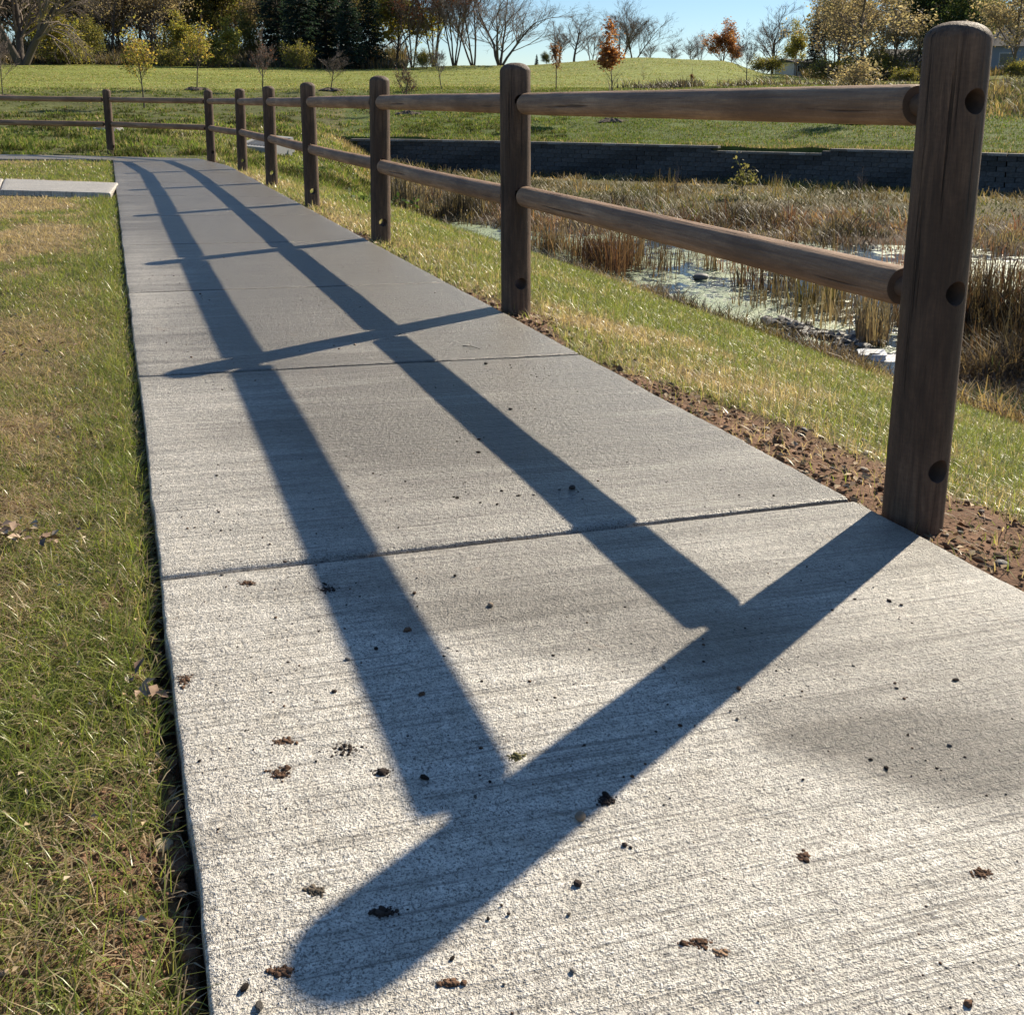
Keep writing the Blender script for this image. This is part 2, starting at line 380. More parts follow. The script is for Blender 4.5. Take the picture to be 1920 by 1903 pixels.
def build_ground():
    th = np.radians(np.concatenate([np.arange(-180, -62, 3.0), np.arange(-60, 62, .42), np.arange(63, 180.1, 3.0)]))
    nk1 = 235; k1 = np.linspace(0, 1, nk1); nk2 = 130; k2 = np.linspace(0, 1, nk2)
    X, Y, Z = [], [], []
    tx, ty = np.sin(th), np.cos(th)
    c = colof(tx * 30, ty * 30); wr = wall_r(c)
    R1 = 0.35 * ((wr[:, None] + .10) / .35) ** k1[None, :]
    R2 = (wr[:, None] + .24) * (900 / (wr[:, None] + .24)) ** (k2[None, :])
    Z1 = ground(tx[:, None] * R1, ty[:, None] * R1, side=0.0); Z2 = ground(tx[:, None] * R2, ty[:, None] * R2, side=1.0)
    R = np.hstack([R1, R2]); Z = np.hstack([Z1, Z2]); X = tx[:, None] * R; Y = ty[:, None] * R
    nt_, nr = R.shape
    V = np.stack([X.ravel(), Y.ravel(), Z.ravel()], 1)
    i = np.arange(nt_ - 1)[:, None] * nr + np.arange(nr - 1)[None, :]
    F = np.stack([i, i + nr, i + nr + 1, i + 1], -1).reshape(-1, 4)[:, ::-1]
    me = mesh_np('ground', V, F, M['ground'], {'col': ground_col(V[:, 0], V[:, 1])}, smooth=True)
    sm = np.ones((nt_ - 1, nr - 1), bool); sm[:, nk1 - 1] = False; me.polygons.foreach_set('use_smooth', sm.ravel())
    o = link('ground', me); tag(o, kind='structure')
    # centre cap
    return o
build_ground()
bm = bmesh.new(); bmesh.ops.create_circle(bm, cap_ends=True, segments=24, radius=.36)
o = bm_obj('soil', bm, M['clod'], loc=(0, 0, -.06)); tag(o, kind='structure')

# pond water
bm = bmesh.new()
wp = [(-9, 25.5), (-3.6, 23.5), (0.4, 21.2), (4, 19.8), (8, 18.6), (16, 17), (40, 13), (40, -14), (8, -2), (3.4, 4), (0.8, 11), (-1.5, 16), (-3, 20)]
bm.faces.new([bm.verts.new((x, y, PZ)) for x, y in reversed(wp)][::-1])
for f in bm.faces:
    if f.normal.z < 0: f.normal_flip()
bm.normal_update()
for f in list(bm.faces):
    if f.normal.z < 0: f.normal_flip()
tag(bm_obj('pond_water', bm, M['water']), kind='structure')

# ------------------------------------------------------------------ sidewalk of cast slabs
DRYLINE = sorted([tuple(unproj(px, py)[:2]) for px, py in ((200, 1120), (320, 1150), (600, 1165), (850, 1225), (1280, 1300), (1450, 1425), (1700, 1500), (1920, 1560), (2100, 1600))])
def damp_glint_field(x, y):
    """slab wetness, with the sun glint at upper right painted in as a drier spot"""
    s = sval(x, y)                                # -1.51 left .. 0 right
    wob = .10 * (fbm(x * 5, y * 5, 63, 4) - .5)
    yl = np.interp(x, [p[0] for p in DRYLINE], [p[1] for p in DRYLINE])
    d = .50 * sstep(-.05, .09, y - yl + wob) + .20 * sstep(2.0, 2.35, y) + .13 * sstep(2.8, 3.6, y) + .12 * sstep(4.2, 6, y)
    d = d - .42 * (1 - sstep(-1.48, -1.0, s + wob)) * sstep(1.2, 1.8, y) * (1 - .5 * sstep(5, 8, y))
    d = d + .14 * sstep(-.9, -.2, s) * sstep(2.2, 3.4, y)
    def blob(px, py, a, b_, ang, amp):
        P = unproj(px, py); dx, dy = x - P[0], y - P[1]; ca, sa = math.cos(ang), math.sin(ang)
        u = (dx * ca + dy * sa) / a + wob * 2; v = (-dx * sa + dy * ca) / b_ + wob * 3
        return amp * np.exp(-(u * u + v * v) ** 1.4)
    d = d + blob(1080, 1120, .34, .12, .25, .22) + blob(1330, 1210, .16, .09, .3, .25) - blob(1750, 1120, .34, .13, .1, .30) - blob(1400, 1030, .12, .05, .2, .2)  # first subtracted blob paints the pale sun glint into the slab colour
    d = d + blob(1660, 1380, .30, .055, .1, .42) + blob(1900, 1440, .22, .06, .1, .35) + blob(420, 1560, .05, .02, .3, .35)
    d = d + blob(720, 800, .34, .30, .3, .22)
    d = d + .26 * (fbm(x * 1.6, y * 1.6, 61, 4) - .5) + .40 * (fbm(x * 1.2 + y * .4, y * 6 - x * 2, 62, 3) - .5) * sstep(1.6, 2.6, y)
    return np.clip(d, 0, 1.2)
walk = empty('sidewalk'); tag(walk, kind='structure')
def slab(c4, n, parent, lift=0.0, mat=None, thick=.10, tool=.010, gap=.004, name='concrete_slab', far_tool=0.0):
    """c4: near-left, near-right, far-right, far-left"""
    c4 = [np.array(c, float) for c in c4]
    A, B, C_, D = c4
    wu = np.linalg.norm(B - A); wv = np.linalg.norm(D - A)
    def ts(L, nl, tool=tool, gap=gap):
        e = np.array([0, 0.0, .18, .55, 1.0]) * tool
        return np.concatenate([(e + gap) / L, np.linspace((tool + gap) / L, 1 - (tool + gap) / L, nl)[1:-1], 1 - (e[::-1] + gap) / L])
    tu, tv = ts(wu, n, .006, .002), ts(wv, n)
    dz = np.zeros(len(tu)); prof = np.array([-thick, -tool * .9, -tool * .38, -tool * .1, 0.0])
    prou = np.array([-thick, -.006, -.0025, -.0006, 0.0]); pu = np.zeros(len(tu)); pu[:5] = prou; pu[-5:] = prou[::-1]
    pv = np.zeros(len(tv)); pv[:5] = prof; pv[-5:] = prof[::-1]
    U, Vv = np.meshgrid(tu, tv)
    P = (A[None, None] * ((1 - U) * (1 - Vv))[..., None] + B * (U * (1 - Vv))[..., None] + C_ * (U * Vv)[..., None] + D * ((1 - U) * Vv)[..., None])
    PU, PV = np.meshgrid(pu, pv); drop = np.minimum(PU, PV)
    x, y = P[..., 0], P[..., 1]
    edge = np.exp(-np.minimum(np.minimum(U * wu, (1 - U) * wu), np.minimum(Vv * wv, (1 - Vv) * wv)) / .02)
    x = x + edge * .008 * (vnoise(P[..., 1] * 7, P[..., 0] * 7, 70) - .5) + edge * .006 * (fbm(P[..., 0] * 22, P[..., 1] * 22, 71, 3) - .5); y = y + edge * .006 * (fbm(P[..., 0] * 22, P[..., 1] * 22, 74, 3) - .5)
    z = plane(x, y) + lift + drop + .004 * (fbm(x * 3, y * 3, 77, 3) - .5) + edge * .003 * (fbm(x * 30, y * 30, 78, 2) - .5)
    nu, nv = len(tu), len(tv); V = np.stack([x.ravel(), y.ravel(), z.ravel()], 1)
    i = np.arange(nv - 1)[:, None] * nu + np.arange(nu - 1)[None]; F = np.stack([i, i + 1, i + nu + 1, i + nu], -1).reshape(-1, 4)
    me = mesh_np(name, V, F, mat or M['concrete'], {'damp': damp_glint_field(V[:, 0], V[:, 1]) * (.25 if mat else 1)}, smooth=True)
    return link(name, me, parent)
JL = [-4.2, -2.7, -1.2, .25, 1.75, 3.16, 4.61, 6.18, 7.8, 9.5, 11.1, 12.7, 14.2]
JR = [-3.8, -2.3, -.75, .70, 2.20, 3.57, 5.03, 6.6, 8.1, 9.65, 11.3, 12.9, 14.4]
for k in range(len(JL) - 1):
    near = -1 < JL[k] < 3
    slab([(ledge(JL[k]), JL[k]), (redge(JR[k]), JR[k]), (redge(JR[k + 1]), JR[k + 1]), (ledge(JL[k + 1]), JL[k + 1])],
         90 if near else 40, walk, tool=.017 if k in (3, 4) else .012, gap=.0065 if k in (3, 4) else .005)
E1 = [(ledge(14.2), 14.2), (ledge(15.35), 15.35), (-7.7, 15.12), (-9.4, 14.9), (-11.4, 14.75), (-13.6, 14.7), (-16, 14.8)]
E2 = [(redge(14.4), 14.4), (-5.0, 16.1), (-7.0, 16.35), (-9.2, 16.3), (-11.4, 16.15), (-13.6, 16.1), (-16, 16.2)]
for k in range(len(E1) - 1): slab([E1[k], E2[k], E2[k + 1], E1[k + 1]], 24, walk)
side = empty('side_path'); tag(side, kind='structure')
a0, a1 = np.array([-3.80, 9.52]), np.array([-4.20, 10.75]); dv = np.array([-1.12, .13]); dw = np.array([-1.36, .28])
for k in range(4):
    slab([a0 + dv * k, a1 + dw * k, a1 + dw * (k + 1), a0 + dv * (k + 1)][::-1], 24, side, lift=.022, mat=M['concrete2'], tool=.02)

# ------------------------------------------------------------------ fence
POSTS = [(0.913, 2.144), (0.018, 4.441), (-0.886, 6.729), (-1.808, 9.071), (-2.714, 11.378), (-3.653, 13.686), (-4.734, 15.923), (-6.822, 17.248), (-9.25, 17.55), (-11.7, 17.4), (-14.1, 17.2)]
PH, PR = 1.066, .066
RAILZ = [.895, .488]; HOLEZ = [.905, .508, .112]
fence = empty('rail_fence', (POSTS[1][0], POSTS[1][1], 0))
tag(fence, 'dark brown wooden post and rail fence along the right side of the path', 'fence')
fo = np.array([POSTS[1][0], POSTS[1][1], 0])
def cyl_bm(r, L, seg, rings, dome=0.0):
    bm = bmesh.new()
    return bm
def make_post(i, holes_dirs, seed, seg=48, tilt=(0, 0)):
    rr = np.random.default_rng(seed)
    zs = list(np.linspace(-.35, PH - .036, 22)); rad = [1.0] * 22
    for a in np.linspace(0, math.pi / 2, 8)[1:]:
        rad.append(max(math.cos(a) ** .8, 0.02)); zs.append(PH - .036 + .036 * math.sin(a) ** 1.15)
    ph = rr.uniform(0, 6.28, 4); V = []; a = np.linspace(0, 2 * math.pi, seg, endpoint=False)
    for z, q in zip(zs, rad):
        rr_ = PR * q * (1 + .008 * np.cos(2 * a + ph[0] + z * .6) + .005 * np.cos(3 * a + ph[1]) + .006 * np.cos(5 * a + ph[2] - z) - .022 * np.exp(-((((a - ph[3] + math.pi) % (2 * math.pi)) - math.pi) / .3) ** 2))
        V.append(np.stack([rr_ * np.cos(a), rr_ * np.sin(a), np.full(seg, z)], 1))
    V = np.vstack(V); nz = len(zs); F = []
    for k in range(nz - 1):
        j = np.arange(seg); F.append(np.stack([k * seg + j, k * seg + (j + 1) % seg, (k + 1) * seg + (j + 1) % seg, (k + 1) * seg + j], 1))
    me = bpy.data.meshes.new('post'); faces = np.vstack(F).tolist() + [list(range((nz - 1) * seg, nz * seg)), list(range(seg))[::-1]]
    me.from_pydata(V.tolist(), [], faces); me.materials.append(M['post']); me.materials.append(M['cut'])
    tmp = bpy.data.objects.new('post_tmp', me); COL.objects.link(tmp)
    cut = bmesh.new()
    for hz_, dx, dy in holes_dirs:
        mt = Matrix.Translation((0, 0, hz_)) @ Vector((dx, dy, 0)).to_track_quat('Z', 'Y').to_matrix().to_4x4()
        bmesh.ops.create_cone(cut, cap_ends=True, segments=24, radius1=.0265, radius2=.0265, depth=.4, matrix=mt)
    cme = bpy.data.meshes.new('c'); cut.to_mesh(cme); cut.free(); cme.materials.append(M['post']); cme.materials.append(M['cut'])
    cme.polygons.foreach_set('material_index', np.ones(len(cme.polygons), np.int32))
    co = bpy.data.objects.new('post_cut', cme); COL.objects.link(co)
    md = tmp.modifiers.new('b', 'BOOLEAN'); md.object = co; md.operation = 'DIFFERENCE'; md.solver = 'EXACT'
    dg = bpy.context.evaluated_depsgraph_get(); me2 = bpy.data.meshes.new_from_object(tmp.evaluated_get(dg))
    bpy.data.objects.remove(tmp); bpy.data.objects.remove(co)
    bm = bmesh.new(); bm.from_mesh(me2)
    for f in bm.faces: f.smooth = True
    for e in bm.edges:
        if len(e.link_faces) == 2 and e.calc_face_angle(0) > .75: e.smooth = False
    bm.to_mesh(me2); bm.free(); me2.name = 'post'
    o = link('post', me2, fence)
    x, y = POSTS[i]; o.location = np.array([x, y, plane(x, y) if i < 8 else plane(x, y)]) - fo
    o.rotation_euler = (tilt[0], tilt[1], 0)
    return o
def pdir(i, j):
    d = np.array(POSTS[j]) - np.array(POSTS[i]); return d / np.linalg.norm(d)
for i in range(len(POSTS)):
    hd = []
    dn = pdir(i, i + 1) if i + 1 < len(POSTS) else pdir(i - 1, i); dp = pdir(i - 1, i) if i else dn
    dm = (dn + dp) / 2; dm /= np.linalg.norm(dm)
    for z in HOLEZ: hd.append((z, dm[0], dm[1]))
    rr = np.random.default_rng(100 + i)
    make_post(i, hd, 100 + i, 48 if i < 4 else 28, tilt=tuple(rr.normal(0, .005, 2)) if i else (.0, .004))
def make_rail(i, j, z, seed):
    rr = np.random.default_rng(seed); A = np.array([*POSTS[i], plane(*POSTS[i]) + z + rr.normal(0, .003)]); B = np.array([*POSTS[j], plane(*POSTS[j]) + z + rr.normal(0, .003)])
    d = B - A; L = np.linalg.norm(d); d /= L; R_ = .0450 * rr.uniform(.97, 1.03); g = .096; rt = .0235
    g0 = g; gj = .100
    st = [(.012, rt * .9), (g0 - .004, rt), (g0 - .0035, R_ * .93), (g0 + .006, R_ * .995)] + [(t, R_) for t in np.linspace(g0 + .02, L - gj - .02, 16)] + [(L - gj - .006, R_ * .995), (L - gj + .0035, R_ * .93), (L - gj + .004, rt), (L - .012, rt * .9)]
    seg = 32; a = np.linspace(0, 2 * math.pi, seg, endpoint=False); ph = rr.uniform(0, 6.28, 4); V = []
    sag = rr.uniform(-.008, .002)
    for t, r in st:
        q = r * (1 + .012 * np.cos(2 * a + ph[0] + t) + .008 * np.cos(3 * a + ph[1] - 1.5 * t) + .006 * math.sin(5 * t + ph[2]))
        off = sag * math.sin(math.pi * t / L)
        V.append(np.stack([q * np.cos(a) + off, q * np.sin(a), np.full(seg, t)], 1))
    V = np.vstack(V); F = []
    for k in range(len(st) - 1):
        jj = np.arange(seg); F.append(np.stack([k * seg + jj, k * seg + (jj + 1) % seg, (k + 1) * seg + (jj + 1) % seg, (k + 1) * seg + jj], 1))
    me = bpy.data.meshes.new('rail'); me.from_pydata(V.tolist(), [], np.vstack(F).tolist() + [list(range(seg))[::-1], list(range((len(st) - 1) * seg, len(st) * seg))])
    me.materials.append(M['rail']); me.materials.append(M['cut'])
    mi = np.zeros(len(me.polygons), np.int32); mi[:seg * 2] = 1; mi[-2 - seg * 2:] = 1; me.polygons.foreach_set('material_index', mi)
    bm = bmesh.new(); bm.from_mesh(me)
    for f in bm.faces: f.smooth = True
    for e in bm.edges:
        if len(e.link_faces) == 2 and e.calc_face_angle(0) > .8: e.smooth = False
    bm.to_mesh(me); bm.free()
    o = link('rail', me, fence); o.rotation_mode = 'QUATERNION'
    xax = Vector((0, 0, 1)) - Vector(d) * d[2]; xax.normalize(); zax = Vector(d); yax = zax.cross(xax)
    Mx = Matrix((xax, yax, zax)).transposed(); o.rotation_quaternion = Mx.to_quaternion(); o.location = A - fo
for i in range(len(POSTS) - 1):
    for k, z in enumerate(RAILZ): make_rail(i, i + 1, z + (.012 if i == 0 and k == 1 else 0), 500 + i * 2 + k)

# ------------------------------------------------------------------ blades of grass
def blades(name, x, y, z, length, width, lean, az, col, mat, segs=3, kind='stuff', label=None, cat=None, droop=1.0, tip=.12):
    n = len(x); t = np.linspace(0, 1, segs + 1)
    dx, dy = np.cos(az), np.sin(az)
    px, py = -np.sin(az + rng.normal(0, .5, n)), np.cos(az + rng.normal(0, .5, n))
    V = np.empty((n, segs + 1, 2, 3), np.float32)
    for k, tt in enumerate(t):
        ang = lean * (.45 + .55 * droop * tt)
        hh = length * np.cos(np.minimum(ang, 1.5)) * tt * (1 - .15 * tt * droop); dd = length * np.sin(np.minimum(ang, 1.5)) * tt
        w_ = width * (1 - (1 - tip) * tt ** 1.6) * .5
        for q, sg in ((0, -1), (1, 1)):
            V[:, k, q, 0] = x + dx * dd + px * w_ * sg; V[:, k, q, 1] = y + dy * dd + py * w_ * sg; V[:, k, q, 2] = z + hh
    base = (np.arange(n) * (segs + 1) * 2)[:, None]
    F = np.concatenate([np.stack([base[:, 0] + 2 * k, base[:, 0] + 2 * k + 1, base[:, 0] + 2 * k + 3, base[:, 0] + 2 * k + 2], 1) for k in range(segs)])
    C = np.repeat(col, (segs + 1) * 2, axis=0)
    me = mesh_np(name, V.reshape(-1, 3), F, mat, {'col': C})
    o = link(name, me); tag(o, label, cat, None, kind); return o
def wedge(n, r0, r1, a0, a1):
    th = rng.uniform(math.radians(a0), math.radians(a1), n); r = r0 * (r1 / r0) ** rng.uniform(0, 1, n)
    dens = n / (math.radians(a1 - a0) * math.log(r1 / r0)) / r ** 2
    return r * np.sin(th), r * np.cos(th), r, dens
GA, GB, GC_ = np.array([.15, .20, .035]), np.array([.37, .42, .10]), np.array([.035, .060, .020])
SA, SB = np.array([.76, .61, .40]), np.array([.48, .36, .215])
def blade_cols(straw, n, green=(GA, GB), dk=1.0):
    dead = rng.random(n) < straw; u = rng.random(n)[:, None]; v = rng.random(n)[:, None]
    g = green[0] * (1 - u) + green[1] * u; s = (SA * u + SB * (1 - u)) * dk
    c = np.where(dead[:, None], s, g) * (.75 + .5 * v)
    mixd = (rng.random(n) < .22)[:, None]; c = np.where(mixd, .5 * c + .5 * (SB * .8), c)
    return c, dead
# left lawn + between paths
x, y, r, dens = wedge(800000, .75, 19, -37, 2)
keep = (rng.random(len(x)) < np.minimum(1, 34000 / dens)); dl = ledge(y) - x
onside = (y > 9.50 + .0) & (y < 10.78 + (-(x + 4.0)) * .15) & (x > -9)
far = y > np.interp(x, [-16, -13.6, -11.4, -9.4, -7.7, -6.06, -5.6], [14.8, 14.7, 14.75, 14.9, 15.12, 15.35, 15.3]) - .04
keep &= (dl > .004 + .018 * (1 - sstep(1.3, 2.2, y)) + .010 * rng.random(len(x))) & ~onside & ~far
keep &= rng.random(len(x)) > soilness(x, y) * .6
keep &= rng.random(len(x)) < .55 + .8 * fbm(x * 9, y * 9, 81, 3)
x, y, r = x[keep], y[keep], r[keep]; n = len(x)
c, dead = blade_cols(strawness(x, y), n)
tall = .65 + .8 * fbm(x * 3, y * 3, 82, 3)
L = rng.uniform(.022, .050, n) * tall * (1 + .03 * r); L = np.where(rng.random(n) < .04, L * 1.6, L)
L = L * np.interp(ledge(y) - x, [0, .06, .3], [1.1, 1.4, 1.0])
Wd = np.maximum(.0019, r * .00052) * rng.uniform(.7, 1.3, n)
lean = np.clip(rng.normal(.95, .4, n) + dead * .35, .1, 1.5)
blades('lawn_grass', x, y, ground(x, y) - .004, L, Wd, lean, rng.uniform(0, 6.28, n), c, M['blade'], 3)
# dead matted blades lying flat under the living ones
x, y, r, dens = wedge(120000, .75, 7, -37, 2)
dl = ledge(y) - x; keep = (dl > .012) & (rng.random(len(x)) < np.minimum(1, 3500 / dens)); x, y, r = x[keep], y[keep], r[keep]; n = len(x)
c, dead = blade_cols(np.full(n, .9), n)
blades('dead_thatch', x, y, ground(x, y) + .001 + .008 * rng.random(n), rng.uniform(.02, .055, n), np.maximum(.0022, r * .0006), rng.normal(1.45, .08, n), rng.uniform(0, 6.28, n), c * .8, M['blade'], 2)
# bank grass on the right
x, y, r, dens = wedge(900000, 1.5, 34, -26, 37)
s = sval(x, y)
keep = (s > .02) & (s < np.minimum(bank_w(y) + .3, 6.2)) & (y > .4) & (rng.random(len(x)) < np.minimum(1, 15000 / dens))
keep &= rng.random(len(x)) > soilness(x, y) * .90
keep &= rng.random(len(x)) < .55 + .8 * fbm(x * 5, y * 5, 83, 3)
keep &= ground(x, y) > PZ + .02
x, y, r, s = x[keep], y[keep], r[keep], s[keep]; n = len(x)
c, dead = blade_cols(strawness(x, y), n)
lo_ = sstep(3.9, 5.2, s)[:, None]; c = c * (1 - lo_ * .35) + np.array([.42, .25, .13]) * lo_ * .35
L = rng.uniform(.03, .07, n) * (1 + .045 * r) * (.7 + .6 * fbm(x * 2.5, y * 2.5, 84, 3)) * (1 + .8 * (s > 4.7))
blades('bank_grass', x, y, ground(x, y) - .004, L, np.maximum(.002, r * .00055) * rng.uniform(.7, 1.3, n), np.clip(rng.normal(.85, .4, n), .1, 1.5), rng.uniform(0, 6.28, n), c, M['blade'], 2)
# rough weedy slope beyond the fence corner and left shoulder of the basin
x, y, r, dens = wedge(260000, 15.2, 56, -36, 3)
c_ = colof(x, y); s = sval(x, y)
keep = ((y > 16.5) | (s > .1)) & ((c_ < 700) | (r > wall_r(c_) + .35)) & ~((s > 4.4) & (c_ > 600) & (r < wall_r(c_)))
keep &= (rng.random(len(x)) < .45 + .9 * fbm(x * 1.2, y * 1.2, 85, 3))
x, y, r = x[keep], y[keep], r[keep]; n = len(x)
fr = sstep(36, 50, r)
c, dead = blade_cols(np.clip(.08 + .4 * (fbm(x * .5, y * .5, 86, 3) - .4), .02, .6), n, (np.array([.07, .105, .022]), np.array([.17, .22, .05])), .5)
cl = fbm(x * 2.2, y * 1.6, 87, 4); c = c * (.35 + 1.2 * sstep(.3, .62, fbm(x * 1.1, y * .8, 187, 3)))[:, None] ** (1 - .7 * fr[:, None])
L = (rng.uniform(.05, .14, n) * (.25 + 1.7 * sstep(.35, .7, cl))) * (1 - .45 * fr)
blades('rough_grass', x, y, ground(x, y) - .01, L, np.maximum(.012, r * .00095) * rng.uniform(.7, 1.4, n), np.clip(rng.normal(.8, .4, n), .1, 1.5), rng.uniform(0, 6.28, n), c, M['far_blade'], 2)
# slope behind the retaining wall
x, y, r, dens = wedge(230000, 30, 60, -12, 34)
c_ = colof(x, y); keep = (r > wall_r(c_) + .2) & (c_ > 690) & (rng.random(len(x)) < .5 + .8 * fbm(x * .9, y * .9, 88, 3))
x, y, r, c_ = x[keep], y[keep], r[keep], c_[keep]; n = len(x)
edge = 1 - sstep(.3, 2.0, r - wall_r(c_)); rgt = sstep(1650, 1800, c_) * sstep(40, 50, r)
c, dead = blade_cols(np.clip(.04 + .3 * (fbm(x * .4, y * .4, 89, 3) - .45) + .35 * edge + .35 * rgt, .01, .7), n, (np.array([.085, .13, .028]), np.array([.17, .23, .05])), .6)
L = rng.uniform(.05, .12, n) * (1 + 1.2 * rgt + .6 * edge)
blades('slope_grass', x, y, ground(x, y) - .01, L, np.maximum(.012, r * .0008) * rng.uniform(.7, 1.4, n), np.clip(rng.normal(.8, .4, n), .1, 1.5), rng.uniform(0, 6.28, n), c, M['far_blade'], 1)
# far mown lawn
x, y, r, dens = wedge(170000, 54, 122, -36, 34)
n = len(x); c, dead = blade_cols(np.clip(.22 + .5 * (fbm(x * .1, y * .1, 90, 3) - .5), .04, .6), n, (np.array([.17, .20, .04]), np.array([.28, .30, .065])))
blades('mown_lawn', x, y, ground(x, y) - .01, rng.uniform(.04, .09, n), r * .0010 * rng.uniform(.7, 1.4, n), np.clip(rng.normal(.9, .3, n), .1, 1.5), rng.uniform(0, 6.28, n), c, M['far_blade'], 1)

# ------------------------------------------------------------------ basin growth: reeds, brush, cattails
def stalks(name, n, xf, cols, Lr, Wr, leanm=.25, kind='stuff', label=None, cat=None, segs=3, mat=None, yfn=None):
    x, y = xf(n); k = len(x); ci = np.clip((fbm(x * .9 + 3, y * .9, 191, 3) - .25) * 2 * len(cols) + rng.normal(0, .8, k), 0, len(cols) - 1).astype(int); c = np.array(cols)[ci] * (.7 + .6 * rng.random(k))[:, None]
    pn = fbm(x * 1.1, y * 1.1, 97, 3); c = c * (.45 + 1.1 * sstep(.3, .7, fbm(x * .8 + 9, y * .8, 99, 3)))[:, None]
    L = rng.uniform(*Lr, k) * ((.45 + 1.15 * sstep(.32, .66, pn)) if kind == 'stuff' else 1)
    zz = np.maximum(ground(x, y), PZ - .02)
    return blades(name, x, y, zz, L, rng.uniform(*Wr, k), np.clip(np.abs(rng.normal(leanm, .2, k)), 0, 1.3), rng.uniform(0, 6.28, k), c, mat or M['reed'], segs, kind, label, cat, tip=.25)
BR = [(.16, .11, .075), (.24, .17, .11), (.11, .08, .06), (.30, .23, .15)]
RD = [(.22, .105, .07), (.16, .09, .065), (.28, .16, .10)]
TN = [(.36, .26, .14), (.28, .20, .10), (.20, .17, .07)]
GY_ = [(.15, .125, .10), (.20, .17, .14), (.11, .09, .075)]
def zone_poly(fn, bx, by):
    def f(n):
        x = rng.uniform(*bx, n); y = rng.uniform(*by, n); k = fn(x, y); return x[k], y[k]
    return f
def far_brush(x, y):
    t = far_t(x, y); c = colof(x, y); r = np.hypot(x, y)
    return (t > -.5) & (t < 3.4 + 2 * fbm(x * .4, y * .4, 91, 2)) & (c > 760) & (r < wall_r(c) - .5) & (sval(x, y) > 4.4) & (rng.random(len(x)) < 1.3 * sstep(.36, .60, fbm(x * .7, y * .7, 92, 3)) + .06)
stalks('brush', 60000, zone_poly(far_brush, (-6, 22), (14, 28)), GY_ + RD + BR + GY_ + RD[:2], (.15, .42), (.010, .024), .6)
def basin_grass(x, y):
    t = far_t(x, y); c = colof(x, y); r = np.hypot(x, y); return (t > 1) & (c > 640) & (r < wall_r(c) - .15) & (sval(x, y) > 4)
stalks('basin_grass', 60000, zone_poly(basin_grass, (-8, 24), (16, 34)), TN + [(.10, .12, .035), (.14, .14, .05)], (.05, .22), (.012, .03), .7, segs=1)
def left_reeds(x, y):
    c = colof(x, y); return (c > 728) & (c < 905) & (rng.random(len(x)) < .35 + .9 * sstep(.35, .6, fbm(x * .9, y * .9, 93, 2)))
def reed_bed(n):
    c = rng.uniform(728, 905, n); d = rng.uniform(21.5, 24.5, n); t = np.arctan((c - 960) / 1924); x, y = d * np.sin(t), d * np.cos(t)
    k = left_reeds(x, y); return x[k], y[k]
stalks('cattails', 2600, reed_bed, BR + GY_, (.35, .75), (.012, .028), .22)
def cluster(px, py, n, spread, Lr, cols, wid=(.008, .018), lean=.18, asobj=True, label=None, name='reed_clump', group=None, cat='reeds', zplane=PZ):
    P = unproj(px, py, zplane, False)
    def f(k):
        a = rng.normal(0, spread, k); b_ = rng.normal(0, spread * .8, k); return P[0] + a, P[1] + b_
    o = stalks(name, n, f, cols, Lr, wid, lean, 'thing', label, cat)
    if group: o['group'] = group
    return o
# cattail stands standing in the water, named one by one
CL = [(1035, 470, 90, .20, 'reddish brown reed clump in the water just right of the second fence post'),
      (1095, 490, 110, .26, 'dense reed clump at the pond edge under the middle of the lower rail'),
      (1165, 500, 160, .30, 'bright rust coloured reed clump at the near pond edge, the reddest one'),
      (1330, 505, 40, .12, 'thin brown reed tuft in open scummy water beside the dark rock'),
      (1385, 535, 45, .08, 'narrow upright tan reed tuft between the dark rock and the lower rail'),
      (1455, 545, 40, .09, 'pair of spiky dark reed tufts rising from pale green water below the rail'),
      (1520, 570, 55, .09, 'short bushy reed tuft in front of the rock pile, olive at its foot'),
      (1560, 580, 60, .09, 'widest bushy olive reed tuft directly behind the rock pile'),
      (1230, 450, 60, .25, 'loose reddish reed stand in mid pond behind the lower rail')]
for px, py, n, sp, lb in CL: cluster(px, py, n, sp, (.3, .62), RD + BR if px < 1300 else BR + TN, label=lb)
def right_reeds(n):
    c = rng.uniform(1780, 2250, n); d = rng.uniform(10.3, 13.5, n); t = np.arctan((c - 960) / 1924)
    x, y = d * np.sin(t), d * np.cos(t); k = (sval(x, y) > 5.0); return x[k], y[k]
stalks('reeds', 4200, right_reeds, RD + GY_ + BR + RD[:2], (.35, .85), (.008, .018), .22)
def right_shore(n):
    c = rng.uniform(1770, 2300, n); d = rng.uniform(8.8, 11.0, n); t = np.arctan((c - 960) / 1924); x, y = d * np.sin(t), d * np.cos(t)
    k = (sval(x, y) > 4.6) & (sval(x, y) < 6.3); return x[k], y[k]
stalks('shore_brush', 16000, right_shore, GY_ + BR[:3] + [(.08, .10, .05), (.06, .08, .04)], (.10, .42), (.006, .014), .55)
def behind_post(n):
    c = rng.uniform(1635, 1700, n); d = rng.uniform(10.8, 11.8, n); t = np.arctan((c - 960) / 1924); return d * np.sin(t), d * np.cos(t)
o = stalks('reed_clump', 260, behind_post, BR + GY_, (.35, .65), (.008, .016), .12, 'thing', 'dark dense reed stand right beside the near post, behind the end of the lower rail', 'reeds')
def near_reeds(n):
    c = rng.uniform(990, 1215, n); d = rng.uniform(14.0, 17.5, n); t = np.arctan((c - 960) / 1924); x, y = d * np.sin(t), d * np.cos(t)
    k = (sval(x, y) > 5.1) & (sval(x, y) < 6.6) & (fbm(x * 1.5, y * 1.5, 94, 2) > .42); return x[k], y[k]
stalks('reeds', 2600, near_reeds, RD + RD + BR, (.2, .6), (.008, .016), .2)
